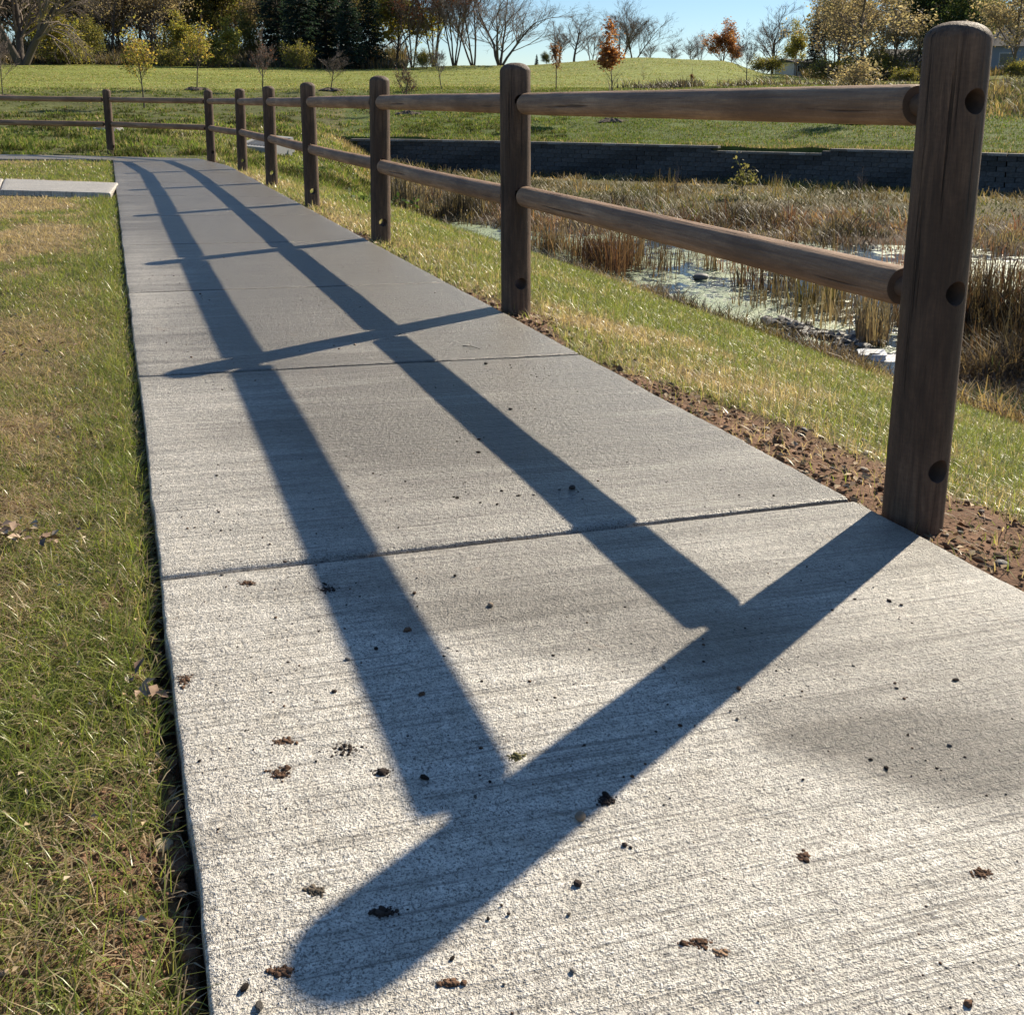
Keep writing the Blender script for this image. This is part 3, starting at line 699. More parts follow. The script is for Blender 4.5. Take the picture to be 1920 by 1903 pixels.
def sparse(n):
    c = rng.uniform(1000, 2250, n); d = rng.uniform(11.5, 17, n); t = np.arctan((c - 960) / 1924); x, y = d * np.sin(t), d * np.cos(t)
    k = (sval(x, y) > 5.6) & (far_t(x, y) < .3) & (fbm(x * 1.4, y * 1.4, 95, 2) > .47); return x[k], y[k]
stalks('pond_stems', 8000, sparse, RD + BR, (.15, .55), (.007, .014), .15)
def shore(n):
    c = rng.uniform(760, 2250, n); d = rng.uniform(8, 21, n); t = np.arctan((c - 960) / 1924); x, y = d * np.sin(t), d * np.cos(t)
    s = sval(x, y); k = (np.abs(ground(x, y) - PZ - .05) < .13) & (s < 6.5); return x[k], y[k]
stalks('shore_weeds', 70000, shore, GY_ + BR + TN[1:], (.05, .24), (.006, .014), .6, segs=2)
# tall isolated stems seen against the wall
for px, py, d, h, lb in [(1244, 330, 24, 1.1, 'tallest tan reed plumes standing against the dark wall'), (1465, 330, 26, .75, 'wispy pale grass plume against the wall right of the lowered coping'),
                         (1088, 330, 27, .6, 'pale arching grass blades against the wall beside the second post')]:
    X, Y = at(px, d)
    def f(k, X=X, Y=Y): return X + rng.normal(0, .12, k), Y + rng.normal(0, .12, k)
    stalks('tall_grass', 26, f, TN, (h * .6, h), (.010, .02), .15, 'thing', lb, 'grass')

# ------------------------------------------------------------------ retaining wall of blocks
wall = empty('retaining_wall', (0, 0, 0)); tag(wall, 'long dark low wall of dry stacked concrete blocks across the far side of the pond', 'retaining wall')
NC, CHt, BLn = 8, .138, .46
def block_mesh(seed, cap=False):
    rr = np.random.default_rng(seed); bm = bmesh.new(); hh = CHt if not cap else .075; dd = .15 if not cap else .19
    add_box(bm, (-BLn / 2 + .006, -dd, .004), (BLn / 2 - .006, .14, hh - .002))
    bmesh.ops.subdivide_edges(bm, edges=[e for e in bm.edges if abs(e.verts[0].co.x - e.verts[1].co.x) > .1], cuts=2)
    for v in bm.verts:
        if v.co.y < -.1:
            v.co.y += rr.uniform(-.014, .014) + (.012 if abs(v.co.x) > .2 else -.008)
    me = bpy.data.meshes.new('block'); bm.to_mesh(me); bm.free(); me.materials.append(M['block'])
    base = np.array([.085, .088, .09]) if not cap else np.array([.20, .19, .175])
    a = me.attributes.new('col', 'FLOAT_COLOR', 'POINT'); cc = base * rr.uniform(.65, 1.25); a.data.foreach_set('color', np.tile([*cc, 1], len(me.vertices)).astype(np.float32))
    return me
BM_ = [block_mesh(i) for i in range(10)]; CM_ = [block_mesh(50 + i, True) for i in range(4)]
# walk along the wall line
cs = np.linspace(655, 3100, 3000); wr = wall_r(cs); tt = np.arctan((cs - 960) / 1924); wx, wy = wr * np.sin(tt), wr * np.cos(tt)
sl = np.concatenate([[0], np.cumsum(np.hypot(np.diff(wx), np.diff(wy)))]); nb = int(sl[-1] / BLn)
far_bl = []; nparts = 0
for kc in range(NC + 1):
    for kb in range(nb):
        t = (kb + (.5 if kc % 2 else 0) + .5) * BLn
        if t > sl[-1]: continue
        X, Y = np.interp(t, sl, wx), np.interp(t, sl, wy); X2, Y2 = np.interp(t + .1, sl, wx), np.interp(t + .1, sl, wy); c = float(colof(X, Y))
        lowered = 1345 < c < 1562
        cap = kc == (NC - 1 if lowered else NC)
        if lowered and kc == NC: continue
        z = WALL_Z - .07 - NC * CHt + kc * CHt
        gl = float(low(np.array([X]), np.array([Y]))[0]) if c > 640 else -.5
        if z + CHt < gl - .05: continue
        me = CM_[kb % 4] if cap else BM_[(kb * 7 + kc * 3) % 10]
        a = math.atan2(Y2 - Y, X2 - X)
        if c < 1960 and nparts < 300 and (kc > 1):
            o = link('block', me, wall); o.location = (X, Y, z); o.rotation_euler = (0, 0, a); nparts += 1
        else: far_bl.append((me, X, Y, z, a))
V, F, C, nv = [], [], [], 0
for me, X, Y, z, a in far_bl:
    vv = np.empty(len(me.vertices) * 3, np.float32); me.vertices.foreach_get('co', vv); vv = vv.reshape(-1, 3)
    ca, sa = math.cos(a), math.sin(a); V.append(np.stack([vv[:, 0] * ca - vv[:, 1] * sa + X, vv[:, 0] * sa + vv[:, 1] * ca + Y, vv[:, 2] + z], 1))
    F += [[i + nv for i in p.vertices] for p in me.polygons]; nv += len(vv)
    cc = np.empty(len(vv) * 4, np.float32); me.attributes['col'].data.foreach_get('color', cc); C.append(cc)
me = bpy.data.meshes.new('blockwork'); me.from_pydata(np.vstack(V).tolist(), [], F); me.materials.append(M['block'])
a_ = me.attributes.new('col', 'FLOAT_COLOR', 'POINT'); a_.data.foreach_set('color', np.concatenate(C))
tag(link('blockwork', me, wall), kind='stuff')

# ------------------------------------------------------------------ stones, clods, litter
def lump(seed, sub=2, sq=(1, .85, .6), rough=.18):
    rr = np.random.default_rng(seed); bm = bmesh.new(); bmesh.ops.create_icosphere(bm, subdivisions=sub, radius=1)
    pts = rr.normal(0, 1, (7, 3)); pts /= np.linalg.norm(pts, axis=1)[:, None]; amp = rr.uniform(-rough, rough, 7) * 1.6
    for v in bm.verts:
        n = np.array(v.co); k = 1 + float(sum(a * max(0, n @ p) ** 3 for a, p in zip(amp, pts))) + rr.normal(0, rough * .15)
        v.co = Vector((n[0] * sq[0] * k, n[1] * sq[1] * k, n[2] * sq[2] * k))
    me = bpy.data.meshes.new('lump'); bm.to_mesh(me); bm.free(); return me
def colored(me, col, mat, smooth=True):
    me = me.copy(); me.materials.append(mat); a = me.attributes.new('col', 'FLOAT_COLOR', 'POINT')
    a.data.foreach_set('color', np.tile([*col, 1], len(me.vertices)).astype(np.float32))
    if smooth: me.polygons.foreach_set('use_smooth', np.ones(len(me.polygons), bool))
    return me
def place_lump(px, py, wpx, label, name='pebble', cat='pebble', col=(.10, .08, .065), mat='clod', seed=None, sq=(1, .8, .6), rough=.2, path=True, group=None, sub=2, zoff=None):
    P = unproj(px, py) if path else None
    if not path:
        P = unproj(px, py); 
        for _ in range(8): P = unproj(px, py, gz(P[0], P[1]), False)
    d = np.linalg.norm(P - np.array([0, 0, HC])); R_ = wpx / 2.7 / F_PX * d
    me = colored(lump(seed or int(px * 7 + py), sub, sq, rough), col, M[mat], mat == 'stone')
    o = link(name, me); o.scale = (R_, R_, R_); o.rotation_euler = (random.uniform(-.2, .2), random.uniform(-.2, .2), random.uniform(0, 6.28))
    o.location = (P[0], P[1], P[2] + R_ * sq[2] * .72); tag(o, label, cat, group); return o
TAN, DK, RB, GRY = (.30, .22, .15), (.05, .038, .032), (.135, .08, .052), (.17, .155, .14)
PB = [(1088, 1535, 30, 'smooth oval grey-brown pebble on the lower edge of the near post shadow', TAN, 'stone'),
      (920, 1136, 17, 'round tan pebble with reddish dirt beside it, in the middle of the front slab', TAN, 'stone'),
      (1073, 917, 20, 'largest dark stone inside the right rail shadow, just beyond the front joint', DK, 'stone'),
      (1049, 919, 9, 'tiny pebble just left of the largest dark stone in the rail shadow', GRY, 'stone'),
      (911, 683, 12, 'black pebble just past the second joint, on sunlit concrete', DK, 'stone'),
      (957, 768, 10, 'dark pebble on the right edge of the right rail shadow', DK, 'stone'),
      (897, 849, 12, 'dark flat pebble left of the right rail shadow, mid slab', DK, 'clod'),
      (940, 921, 10, 'dark crumb, rearmost in the loose row of crumbs before the front joint', DK, 'clod'),
      (857, 934, 11, 'dark crumb, leftmost in the loose row before the front joint', DK, 'clod'),
      (973, 930, 10, 'dark crumb, rightmost in the loose row before the front joint', DK, 'clod'),
      (900, 943, 8, 'small dark crumb second from the left in the loose row', DK, 'clod'),
      (932, 946, 8, 'small dark crumb lowest in the loose row before the front joint', DK, 'clod'),
      (853, 1080, 12, 'dark crumb just this side of the front joint, right of the left rail shadow', DK, 'clod'),
      (665, 647, 8, 'pale pebble between the two rail shadows beyond the second joint', TAN, 'stone'),
      (1245, 1253, 14, 'grey pebble half inside the near post shadow', GRY, 'stone'),
      (1385, 1292, 13, 'brown lump on the lower edge of the near post shadow, near its bend', RB, 'stone'),
      (1276, 1361, 11, 'small brown lump inside the lower edge of the near post shadow', RB, 'clod'),
      (1383, 1348, 9, 'small grey crumb just below the near post shadow', GRY, 'clod'),
      (1792, 1276, 14, 'black crumb alone on the sparkling concrete far right', DK, 'clod'),
      (1703, 1378, 10, 'black crumb on the upper part of the brown damp stain', DK, 'clod'),
      (1662, 1441, 13, 'black crumb at the lower border of the brown damp stain', DK, 'clod'),
      (1632, 1424, 9, 'black crumb just above the lower border of the damp stain', DK, 'clod'),
      (1603, 1124, 9, 'small dark crumb right of the post shadow on shiny concrete', DK, 'clod'),
      (1067, 1714, 11, 'round grey crumb on bare concrete right of the shadow tip', GRY, 'clod'),
      (915, 1723, 11, 'dark splinter of stone just outside the shadow tip', DK, 'clod'),
      (848, 1797, 12, 'dark flake low in the frame under the shadow tip', DK, 'clod'),
      (458, 1853, 22, 'large black clod at the bottom left corner of the slab', DK, 'clod'),
      (487, 1886, 26, 'grey brown twiggy clod cut by the lower edge of the view', GRY, 'clod'),
      (1136, 1493, 24, 'black crumbly clod above the oval pebble on the shadow edge', DK, 'clod'),
      (795, 1459, 20, 'dark clod inside the left rail shadow near the post shadow', DK, 'clod'),
      (705, 1217, 14, 'dark crumb inside the left rail shadow', DK, 'clod'),
      (652, 1238, 14, 'small pale and dark pebble on the left border of the left rail shadow', GRY, 'stone'),
      (1358, 1648, 8, 'tiny black crumb alone in the open lower right', DK, 'clod')]
for px, py, wp_, lb, cl, mt in PB: place_lump(px, py, wp_, lb, 'pebble' if mt == 'stone' else 'dirt_crumb', 'pebble' if mt == 'stone' else 'dirt crumb', cl, mt, sq=(1, .75, .6 if mt == 'stone' else .4), rough=.12 if mt == 'stone' else .35)
def crumbs(name, pts, label, cat, col, hscale=.4):
    """one crumbling patch of earth, a single thing of small stuck grains"""
    V, F, C, nv = [], [], [], 0; ms = [lump(900 + i, 1, (1, .8, hscale), .4) for i in range(5)]
    for k, (X, Y, R_) in enumerate(pts):
        me = ms[k % 5]; vv = np.empty(len(me.vertices) * 3, np.float32); me.vertices.foreach_get('co', vv); vv = vv.reshape(-1, 3) * R_
        a = random.uniform(0, 6.28); ca, sa = math.cos(a), math.sin(a)
        z = plane(X, Y) + R_ * hscale * .5 if pts is not None else 0
        V.append(np.stack([vv[:, 0] * ca - vv[:, 1] * sa + X, vv[:, 0] * sa + vv[:, 1] * ca + Y, vv[:, 2] + z], 1))
        F += [[i + nv for i in p.vertices] for p in me.polygons]; nv += len(vv); C.append(np.tile(np.array(col) * random.uniform(.6, 1.4), (len(vv), 1)))
    me = mesh_np(name, np.vstack(V), np.array(F), M['clod'], {'col': np.vstack(C)}); o = link(name, me); tag(o, label, cat); return o
CLP = [(1310, 1768, 46, 14, 'largest reddish brown clod of trodden soil low on the right of the slab', RB), (1352, 1787, 22, 10, 'pale crumbled soil smear right behind the largest reddish clod', (.30, .20, .13)),
       (1840, 1638, 30, 16, 'round reddish brown soil clod at the far right of the front slab', RB), (1503, 1606, 24, 20, 'small two part brown soil clod in the middle of the white concrete', RB),
       (718, 1710, 38, 14, 'flat dark soil patch inside the rounded shadow tip', DK), (346, 1276, 26, 20, 'reddish crumbled soil on the very edge of the slab by the grass', RB),
       (463, 1093, 26, 8, 'rusty brown crumb patch just below the front joint at left', RB), (612, 1105, 34, 18, 'dark crumbly soil patch inside the left rail shadow below the joint', DK),
       (530, 1390, 40, 12, 'reddish brown crumb line on the left of the white slab', RB), (525, 1450, 34, 22, 'scattered reddish crumbs below the crumb line at left', RB),
       (968, 1420, 22, 12, 'olive crumbs in the sunny notch between the two shadows', (.12, .11, .05)), (716, 1448, 30, 12, 'brown leaf shaped clod left of the left rail shadow', DK),
       (590, 1670, 30, 16, 'grey brown crumbs left of the rounded shadow tip', (.11, .09, .07)), (530, 1820, 40, 14, 'reddish crumbs touching the shadow tip at its lower left', RB),
       (842, 1843, 34, 10, 'rusty stain of crumbs at the lower middle edge', RB), (765, 1182, 12, 6, 'tiny reddish crumb patch in the dry part of the front slab', RB),
       (1136, 1500, 30, 14, 'dark crumbs scattered around the clod above the oval pebble', DK), (650, 1405, 50, 30, 'loose dark crumbs inside the foot of the left rail shadow', DK)]
for px, py, wx_, wy_, lb, cl in CLP:
    pts = []
    for _ in range(int(90 + wx_ * 2) if wx_ > 20 else 30):
        qx, qy = px + random.gauss(0, wx_ / 3.6), py + random.gauss(0, wy_ / 3.6); P = unproj(qx, qy); pts.append((P[0], P[1], random.lognormvariate(math.log(.0013), .5)))
    crumbs('soil_clod', pts, lb, 'soil clod', cl)
# fine grit over all the near slabs (nobody could count it)
def scatter_lumps(name, X, Y, Z, R_, cols, mat, hs=.5, sub=1, nm=6):
    ms = []
    for i in range(nm):
        me = lump(700 + i, sub, (1, .8, hs), .35); vv = np.empty(len(me.vertices) * 3, np.float32); me.vertices.foreach_get('co', vv)
        ms.append((vv.reshape(-1, 3), np.array([list(p.vertices) for p in me.polygons])))
    n = len(X); nvs = len(ms[0][0]); a = rng.uniform(0, 6.28, n); idx = rng.integers(0, nm, n)
    VV = np.stack([m_[0] for m_ in ms])[idx] * R_[:, None, None]; ca, sa = np.cos(a)[:, None], np.sin(a)[:, None]
    V = np.stack([VV[..., 0] * ca - VV[..., 1] * sa + X[:, None], VV[..., 0] * sa + VV[..., 1] * ca + Y[:, None], VV[..., 2] + Z[:, None]], -1)
    F = (ms[0][1][None] + (np.arange(n) * nvs)[:, None, None]).reshape(-1, 3)
    C = np.repeat(cols, nvs, axis=0); o = link(name, mesh_np(name, V.reshape(-1, 3), F, mat, {'col': C})); tag(o, kind='stuff'); return o
n = 5200; y_ = .75 + 5.0 * rng.random(n) ** 2.2; sx = rng.random(n); cl_ = fbm(sx * 5, y_ * 4, 96, 3); k = rng.random(n) < sstep(.35, .65, cl_) * (1 - .5 * sx) + .08; y_, sx = y_[k], sx[k]
x_ = ledge(y_) + .02 + sx * 1.46; R_ = rng.lognormal(math.log(.0012), .5, len(x_)); cc = np.array([DK, RB, GRY, (.08, .06, .05)])[rng.integers(0, 4, len(x_))] * (.7 + .6 * rng.random(len(x_)))[:, None]
scatter_lumps('grit', x_, y_, plane(x_, y_) + R_ * .3, R_, cc, M['clod'])
# soil clods + crumbs along the right edge and in the left gap
n = 15000; y_ = .5 + 8 * rng.random(n) ** 1.6; s_ = rng.random(n) ** 1.2 * .8; x_ = redge(y_) + s_ / NX * 1.0 + .012; k = rng.random(n) < soilness(x_, y_); x_, y_ = x_[k], y_[k]
R_ = rng.lognormal(math.log(.0032), .6, len(x_)); R_ = np.minimum(R_, .013); u = rng.random(len(x_))[:, None]; cc = (SOIL * .85 * (1 - u) + np.array([.27, .18, .12]) * u) * (.6 + .7 * rng.random(len(x_)))[:, None]
scatter_lumps('loose_soil', x_, y_, ground(x_, y_) + R_ * .15, R_, cc, M['clod'], .65)
n = 7000; y_ = .75 + 4.5 * rng.random(n) ** 1.5; x_ = ledge(y_) - .012 - .35 * rng.random(n) ** 2; k = rng.random(n) < soilness(x_, y_) + .12; x_, y_ = x_[k], y_[k]
R_ = rng.lognormal(math.log(.0028), .5, len(x_)); cc = (SOIL * 1.0) * (.5 + 1.0 * rng.random(len(x_)))[:, None]
scatter_lumps('soil_crumbs', x_, y_, ground(x_, y_) + R_ * .2, R_, cc, M['clod'], .6)
# counted stones in the soil strip
STN = [(1436, 808, 22, 'pale tan stone, largest at the start of the soil strip', TAN), (1418, 806, 14, 'dark stone leaning on the pale tan stone in the soil strip', DK), (1508, 808, 18, 'grey brown stone half sunk beside the pale tan one', GRY),
       (1489, 836, 16, 'whitish angular stone on the soil near the slab edge', (.42, .38, .32)), (1620, 832, 22, 'black cubic stone lying left of the near post', DK), (1623, 853, 20, 'grey flat stone just under the black cubic one', GRY),
       (1617, 884, 24, 'oval tan stone low in the soil left of the near post', TAN), (1610, 907, 20, 'brown stone closest to the slab corner left of the post', (.2, .14, .1)), (1775, 1005, 14, 'small tan stone at the right foot of the near post', TAN),
       (1800, 1000, 16, 'grey rounded stone right of the near post foot', GRY), (1878, 1062, 30, 'dark slanted stone in litter at the right border', GRY), (1840, 962, 18, 'brown stone in the soil behind the near post foot', (.16, .11, .08)),
       (1545, 845, 14, 'tan pebble in the middle of the soil strip', TAN), (1560, 880, 12, 'small grey pebble below the middle of the soil strip', GRY), (1345, 770, 12, 'brown pebble where the soil strip begins', (.2, .14, .1)),
       (858, 563, 9, 'small pale stone at the slab edge left of the second post', TAN), (875, 568, 8, 'small brown stone touching the foot of the second post', (.2, .14, .1)),
       (322, 1432, 14, 'round tan pebble beside the dark gap at the lawn edge', TAN), (332, 1500, 14, 'yellowish stone chip in the grass at the slab edge', (.45, .38, .25)), (305, 1588, 48, 'broad pale yellow flat stone lying in the grass near the slab', (.55, .46, .30)), (8, 1828, 26, 'pale pinkish stone in the grass at the lower left border', (.42, .30, .22))]
for px, py, wp_, lb, cl in STN: place_lump(px, py, wp_, lb, 'stone', 'stone', cl, 'stone', sq=(1, .8, .55 if wp_ < 40 else .3), path=False, rough=.25)
# riprap at the near pond edge
rk = [lump(300 + i, 1, (1, .75, .42), .55) for i in range(6)]
RK = [colored(rk[i % 6], np.array(c_) * s_, M['stone'], False) for i, (c_, s_) in enumerate([((.10, .095, .09), 1.0), ((.15, .14, .13), 1.0), ((.07, .066, .062), 1.0), ((.12, .105, .09), 1.0), ((.20, .19, .175), 1.0), ((.09, .085, .08), 1.0)])]
rp = [(1438 + random.random() * 215, 0) for _ in range(130)]
for k, (px, _) in enumerate(rp):
    u = (px - 1438) / 215; lo_y = 592 + u * 40; hi_y = 603 + u * 58; py = random.uniform(lo_y, hi_y) - (8 if u < .5 else 0)
    P = unproj(px, py, -1.52, False); R_ = random.uniform(.035, .075)
    o = link('rock', RK[k % 6]); o.location = (P[0], P[1], max(gz(P[0], P[1]), PZ) + R_ * .35); o.scale = (R_, R_, R_ * random.uniform(.7, 1.1)); o.rotation_euler = (random.uniform(-.4, .4), random.uniform(-.4, .4), random.uniform(0, 6.28))
    tag(o, 'small grey rock in the riprap heap at the near edge of the pond', 'rock', 'riprap rocks at the pond edge')
P = unproj(1312, 523, PZ, False); o = link('rock', colored(lump(77, 2, (1, .7, .5), .25), (.13, .13, .13), M['stone'])); o.scale = (.13, .13, .13); o.location = (P[0], P[1], PZ + .03); tag(o, 'single dark rock alone in the scummy water', 'rock')
P = unproj(1655, 640, -1.42, False); gzz = gz(P[0], P[1])
st = empty('broken_slab', (P[0], P[1], gzz + .16)); tag(st, 'white broken concrete piece lying at the right end of the rocks', 'concrete piece')
for nm, ox, oy, sx_, sy_, dz, rz in (('lower_piece', .05, -.02, .16, .10, 0, .2), ('upper_piece', -.07, .05, .13, .09, .045, -.3)):
    bm = bmesh.new(); add_box(bm, (-sx_, -sy_, -.03), (sx_, sy_, .03)); bmesh.ops.bevel(bm, geom=bm.edges[:], offset=.01, segments=1)
    for v in bm.verts: v.co += Vector((random.uniform(-.015, .015), random.uniform(-.015, .015), 0))
    o = bm_obj(nm, bm, M['white'], st); o.location = (ox, oy, dz); o.rotation_euler = (.12, -.05, rz)
# leaf litter quads
def litter(name, x, y, z, size, col):
    n = len(x); az = rng.uniform(0, 6.28, n); t1 = rng.normal(0, .5, n); t2 = rng.normal(0, .5, n)
    u = np.stack([np.cos(az), np.sin(az), t1 * .6], 1); v = np.stack([-np.sin(az), np.cos(az), t2 * .6], 1) * .55
    c0 = np.stack([x, y, z + size * .25], 1); s_ = size[:, None]
    P = [c0 - u * s_, c0 - u * s_ * .3 + v * s_ + [0, 0, .002], c0 + u * s_, c0 - u * s_ * .1 - v * s_]
    V = np.stack(P, 1).reshape(-1, 3); V[1::4, 2] += rng.uniform(0, .5, n) * size; V[3::4, 2] += rng.uniform(0, .5, n) * size
    i = np.arange(n) * 4; F = np.concatenate([np.stack([i, i + 1, i + 2], 1), np.stack([i, i + 2, i + 3], 1)])
    o = link(name, mesh_np(name, V, F, M['litter'], {'col': np.repeat(col, 4, axis=0)})); tag(o, kind='stuff'); return o
n = 2400; y_ = .8 + 9 * rng.random(n) ** 1.2; s_ = .03 + rng.exponential(.28, n); x_ = redge(y_) + s_
cc = np.array([(.33, .23, .13), (.24, .15, .08), (.40, .30, .19), (.17, .11, .07)])[rng.integers(0, 4, n)] * (.7 + .6 * rng.random(n))[:, None]
litter('leaf_litter', x_, y_, ground(x_, y_) + .004, rng.uniform(.004, .012, n) * (1 + .12 * y_), cc)
n = 900; th_ = rng.uniform(0, 1, n); y_ = .8 + 9 * th_ ** 1.3; x_ = ledge(y_) - .03 - rng.exponential(.4, n)
cc = np.array([(.42, .32, .19), (.30, .20, .11), (.50, .42, .30)])[rng.integers(0, 3, n)] * (.7 + .6 * rng.random(n))[:, None]
litter('dry_scraps', x_, y_, ground(x_, y_) + .018, rng.uniform(.003, .006, n), cc)
def leafpile(px, py, n, spread, lb):
    P = unproj(px, py); x_ = P[0] + rng.normal(0, spread, n); y_ = P[1] + rng.normal(0, spread * .5, n)
    cc = np.array([(.34, .24, .17), (.24, .16, .11), (.45, .36, .26)])[rng.integers(0, 3, n)]
    o = litter('leaf_pile', x_, y_, ground(x_, y_) + .02 + .015 * rng.random(n), rng.uniform(.008, .016, n), cc); o['kind'] = 'stuff'
leafpile(40, 1000, 40, .05, 'heap of curled dry pale leaves in the grass at the left border')
leafpile(25, 655, 30, .09, 'dark patch of dry leaves far up the lawn at the left border')
leafpile(310, 1290, 24, .03, 'small dry leaf scraps in the gap where grass meets the slab')
# twig on the slab
P0, P1 = unproj(868, 650), unproj(900, 656)
def tube_me(name, segs, ns, mat):
    """segs: rows of p0(3) p1(3) r0 r1"""
    S = np.asarray(segs, float); p0, p1, r0, r1 = S[:, :3], S[:, 3:6], S[:, 6], S[:, 7]
    d = p1 - p0; L = np.linalg.norm(d, axis=1)[:, None] + 1e-9; d = d / L
    ref = np.where(np.abs(d[:, 2:3]) > .9, [[1.0, 0, 0]], [[0, 0, 1.0]]); u = np.cross(d, ref); u /= np.linalg.norm(u, axis=1)[:, None]; v = np.cross(d, u)
    V = []
    for k in range(ns):
        a = 2 * math.pi * k / ns; o_ = u * math.cos(a) + v * math.sin(a); V.append(p0 + o_ * r0[:, None]); V.append(p1 + o_ * r1[:, None])
    V = np.stack(V, 1); n = len(S); b = np.arange(n) * 2 * ns
    F = np.concatenate([np.stack([b + 2 * k, b + 2 * ((k + 1) % ns), b + 2 * ((k + 1) % ns) + 1, b + 2 * k + 1], 1) for k in range(ns)])
    return mesh_np(name, V.reshape(-1, 3), F, mat, smooth=ns > 4)
mid = (P0 + P1) / 2 + [0, .01, .004]
o = link('twig', tube_me('twig', [[*(P0 + [0, 0, .003]), *mid, .0018, .0015], [*mid, *(P1 + [0, 0, .003]), .0015, .0008], [*mid, *(mid + [-.01, .03, .005]), .001, .0005]], 5, M['bark'])); tag(o, 'thin dry twig lying on the second slab right of the rail shadow', 'twig')

# ------------------------------------------------------------------ trees
def grow(seed, H, r0, levels=5, spread=.55, nchild=(3, 5), up=.25, crook=.12, first=.3, leader=True, wander=.10, ratio=.62, droop=0.0, trunks=1, tspread=.25, tmin=.013):
    """returns segs by depth, and twig end points"""
    rr = np.random.default_rng(seed); segs = []; tips = []
    def br(p, d, L, r, lev):
        ns = 5 if lev == 0 else (4 if lev == 1 else 3 if lev == 2 else 2); pts = [(p.copy(), r)]
        q = p.copy(); dd = d.copy()
        for k in range(ns):
            dd = dd + rr.normal(0, crook * (1.2 if lev else .5), 3); dd[2] += up * .12 * (1 if lev else 0) - droop * .25 * (lev >= 2); dd /= np.linalg.norm(dd)
            q2 = q + dd * L / ns; rn = r * (1 - (.55 if lev else .5) * (k + 1) / ns)
            segs.append((lev, *q, *q2, pts[-1][1], rn)); pts.append((q2.copy(), rn)); q = q2
        if lev >= levels - 1:
            for p_, _ in pts[1:]: tips.append(p_)
            return
        n = rr.integers(*nchild) + (3 if lev == 0 else 1 if lev == 1 else 0)
        if lev == 0: n = int(n * 1.6)
        for k in range(n):
            f = rr.uniform(first, 1) if lev == 0 else rr.uniform(.25, 1); idx = f * ns; i0 = min(int(idx), ns - 1); tt_ = idx - i0
            pp = pts[i0][0] * (1 - tt_) + pts[i0 + 1][0] * tt_; rp_ = pts[i0][1] * (1 - tt_) + pts[i0 + 1][1] * tt_
            ddir = pts[min(i0 + 1, ns)][0] - pts[i0][0]; ddir /= np.linalg.norm(ddir)
            a = rr.uniform(0, 6.28) if lev else k * 2.4 + rr.uniform(-.5, .5)
            ref = np.array([0, 0, 1.0]) if abs(ddir[2]) < .9 else np.array([1.0, 0, 0]); u = np.cross(ddir, ref); u /= np.linalg.norm(u); v = np.cross(ddir, u)
            sp = spread * rr.uniform(.7, 1.3); nd = ddir * math.cos(sp) + (u * math.cos(a) + v * math.sin(a)) * math.sin(sp); nd[2] += up * .5; nd /= np.linalg.norm(nd)
            ll = L * ratio * rr.uniform(.75, 1.2) * (1.15 - .55 * f if lev == 0 else 1.1 - .35 * f)
            br(pp, nd, ll, max(rp_ * .62, tmin), lev + 1)
        br(q, dd, L * .55, r * .45, lev + 1)
    for t in range(trunks):
        a = rr.uniform(0, 6.28) if trunks == 1 else t * 6.28 / trunks + rr.uniform(-.4, .4)
        ts_ = 0.04 if trunks == 1 else tspread * rr.uniform(.6, 1.3)
        d = np.array([math.cos(a) * ts_, math.sin(a) * ts_, 1.0]); d /= np.linalg.norm(d)
        br(np.array([math.cos(a) * .12 * (trunks > 1), math.sin(a) * .12 * (trunks > 1), -.25]), d, H * (.68 if trunks == 1 else .62 * rr.uniform(.75, 1.1)), r0 * (1 if trunks == 1 else .6), 0)
    return np.array(segs), np.array(tips)
def leaf_me(name, tips, n, size, cols, jit=.25, seed=1, keep=None, flat=.0):
    rr = np.random.default_rng(seed)
    if keep is not None: tips = tips[keep(tips)]
    idx = rr.integers(0, len(tips), n); P = tips[idx] + rr.normal(0, jit, (n, 3)); nrm = rr.normal(0, 1, (n, 3)); nrm /= np.linalg.norm(nrm, axis=1)[:, None]
    ref = rr.normal(0, 1, (n, 3)); u = np.cross(nrm, ref); u /= np.linalg.norm(u, axis=1)[:, None]; v = np.cross(nrm, u); s = (size * rr.uniform(.6, 1.4, n))[:, None]
    V = np.stack([P - u * s, P + v * s * .55, P + u * s, P - v * s * .55], 1).reshape(-1, 3); F = np.arange(n * 4).reshape(-1, 4)
    C = np.array(cols)[rr.integers(0, len(cols), n)] * rr.uniform(.7, 1.3, n)[:, None]
    return mesh_np(name, V, F, M['leaf'], {'col': np.repeat(C, 4, axis=0)})
PROTO = {}
def proto(key, seg, tips, leaves=None, thin=1.0):
    t = seg[seg[:, 0] <= 0][:, 1:]; b = seg[seg[:, 0] > 0][:, 1:]
    PROTO[key] = dict(trunk=tube_me('trunk', t, 7, M['bark']), branches=tube_me('branches', b, 3, M['twig']), foliage=leaves, h=float(max(seg[:, 6].max(), seg[:, 3].max())))
TNB = [(.42, .32, .22), (.33, .26, .19), (.28, .24, .16), (.50, .41, .30)]
OR = [(.44, .19, .08), (.50, .25, .11), (.30, .12, .06)]; YG = [(.36, .33, .08), (.46, .37, .09), (.24, .26, .07)]; TNL = [(.40, .30, .16), (.30, .22, .12), (.24, .21, .09), (.46, .37, .21)]
OL = [(.15, .17, .05), (.22, .20, .07), (.26, .22, .08)]; RDL = [(.20, .07, .05), (.26, .10, .06), (.15, .07, .05)]; DG = [(.06, .09, .04), (.09, .12, .045)]
def P_(key, args, leaf=None):
    s_, t_ = grow(**args); proto(key, s_, t_, leaf_me('crown', t_, **leaf) if leaf else None)
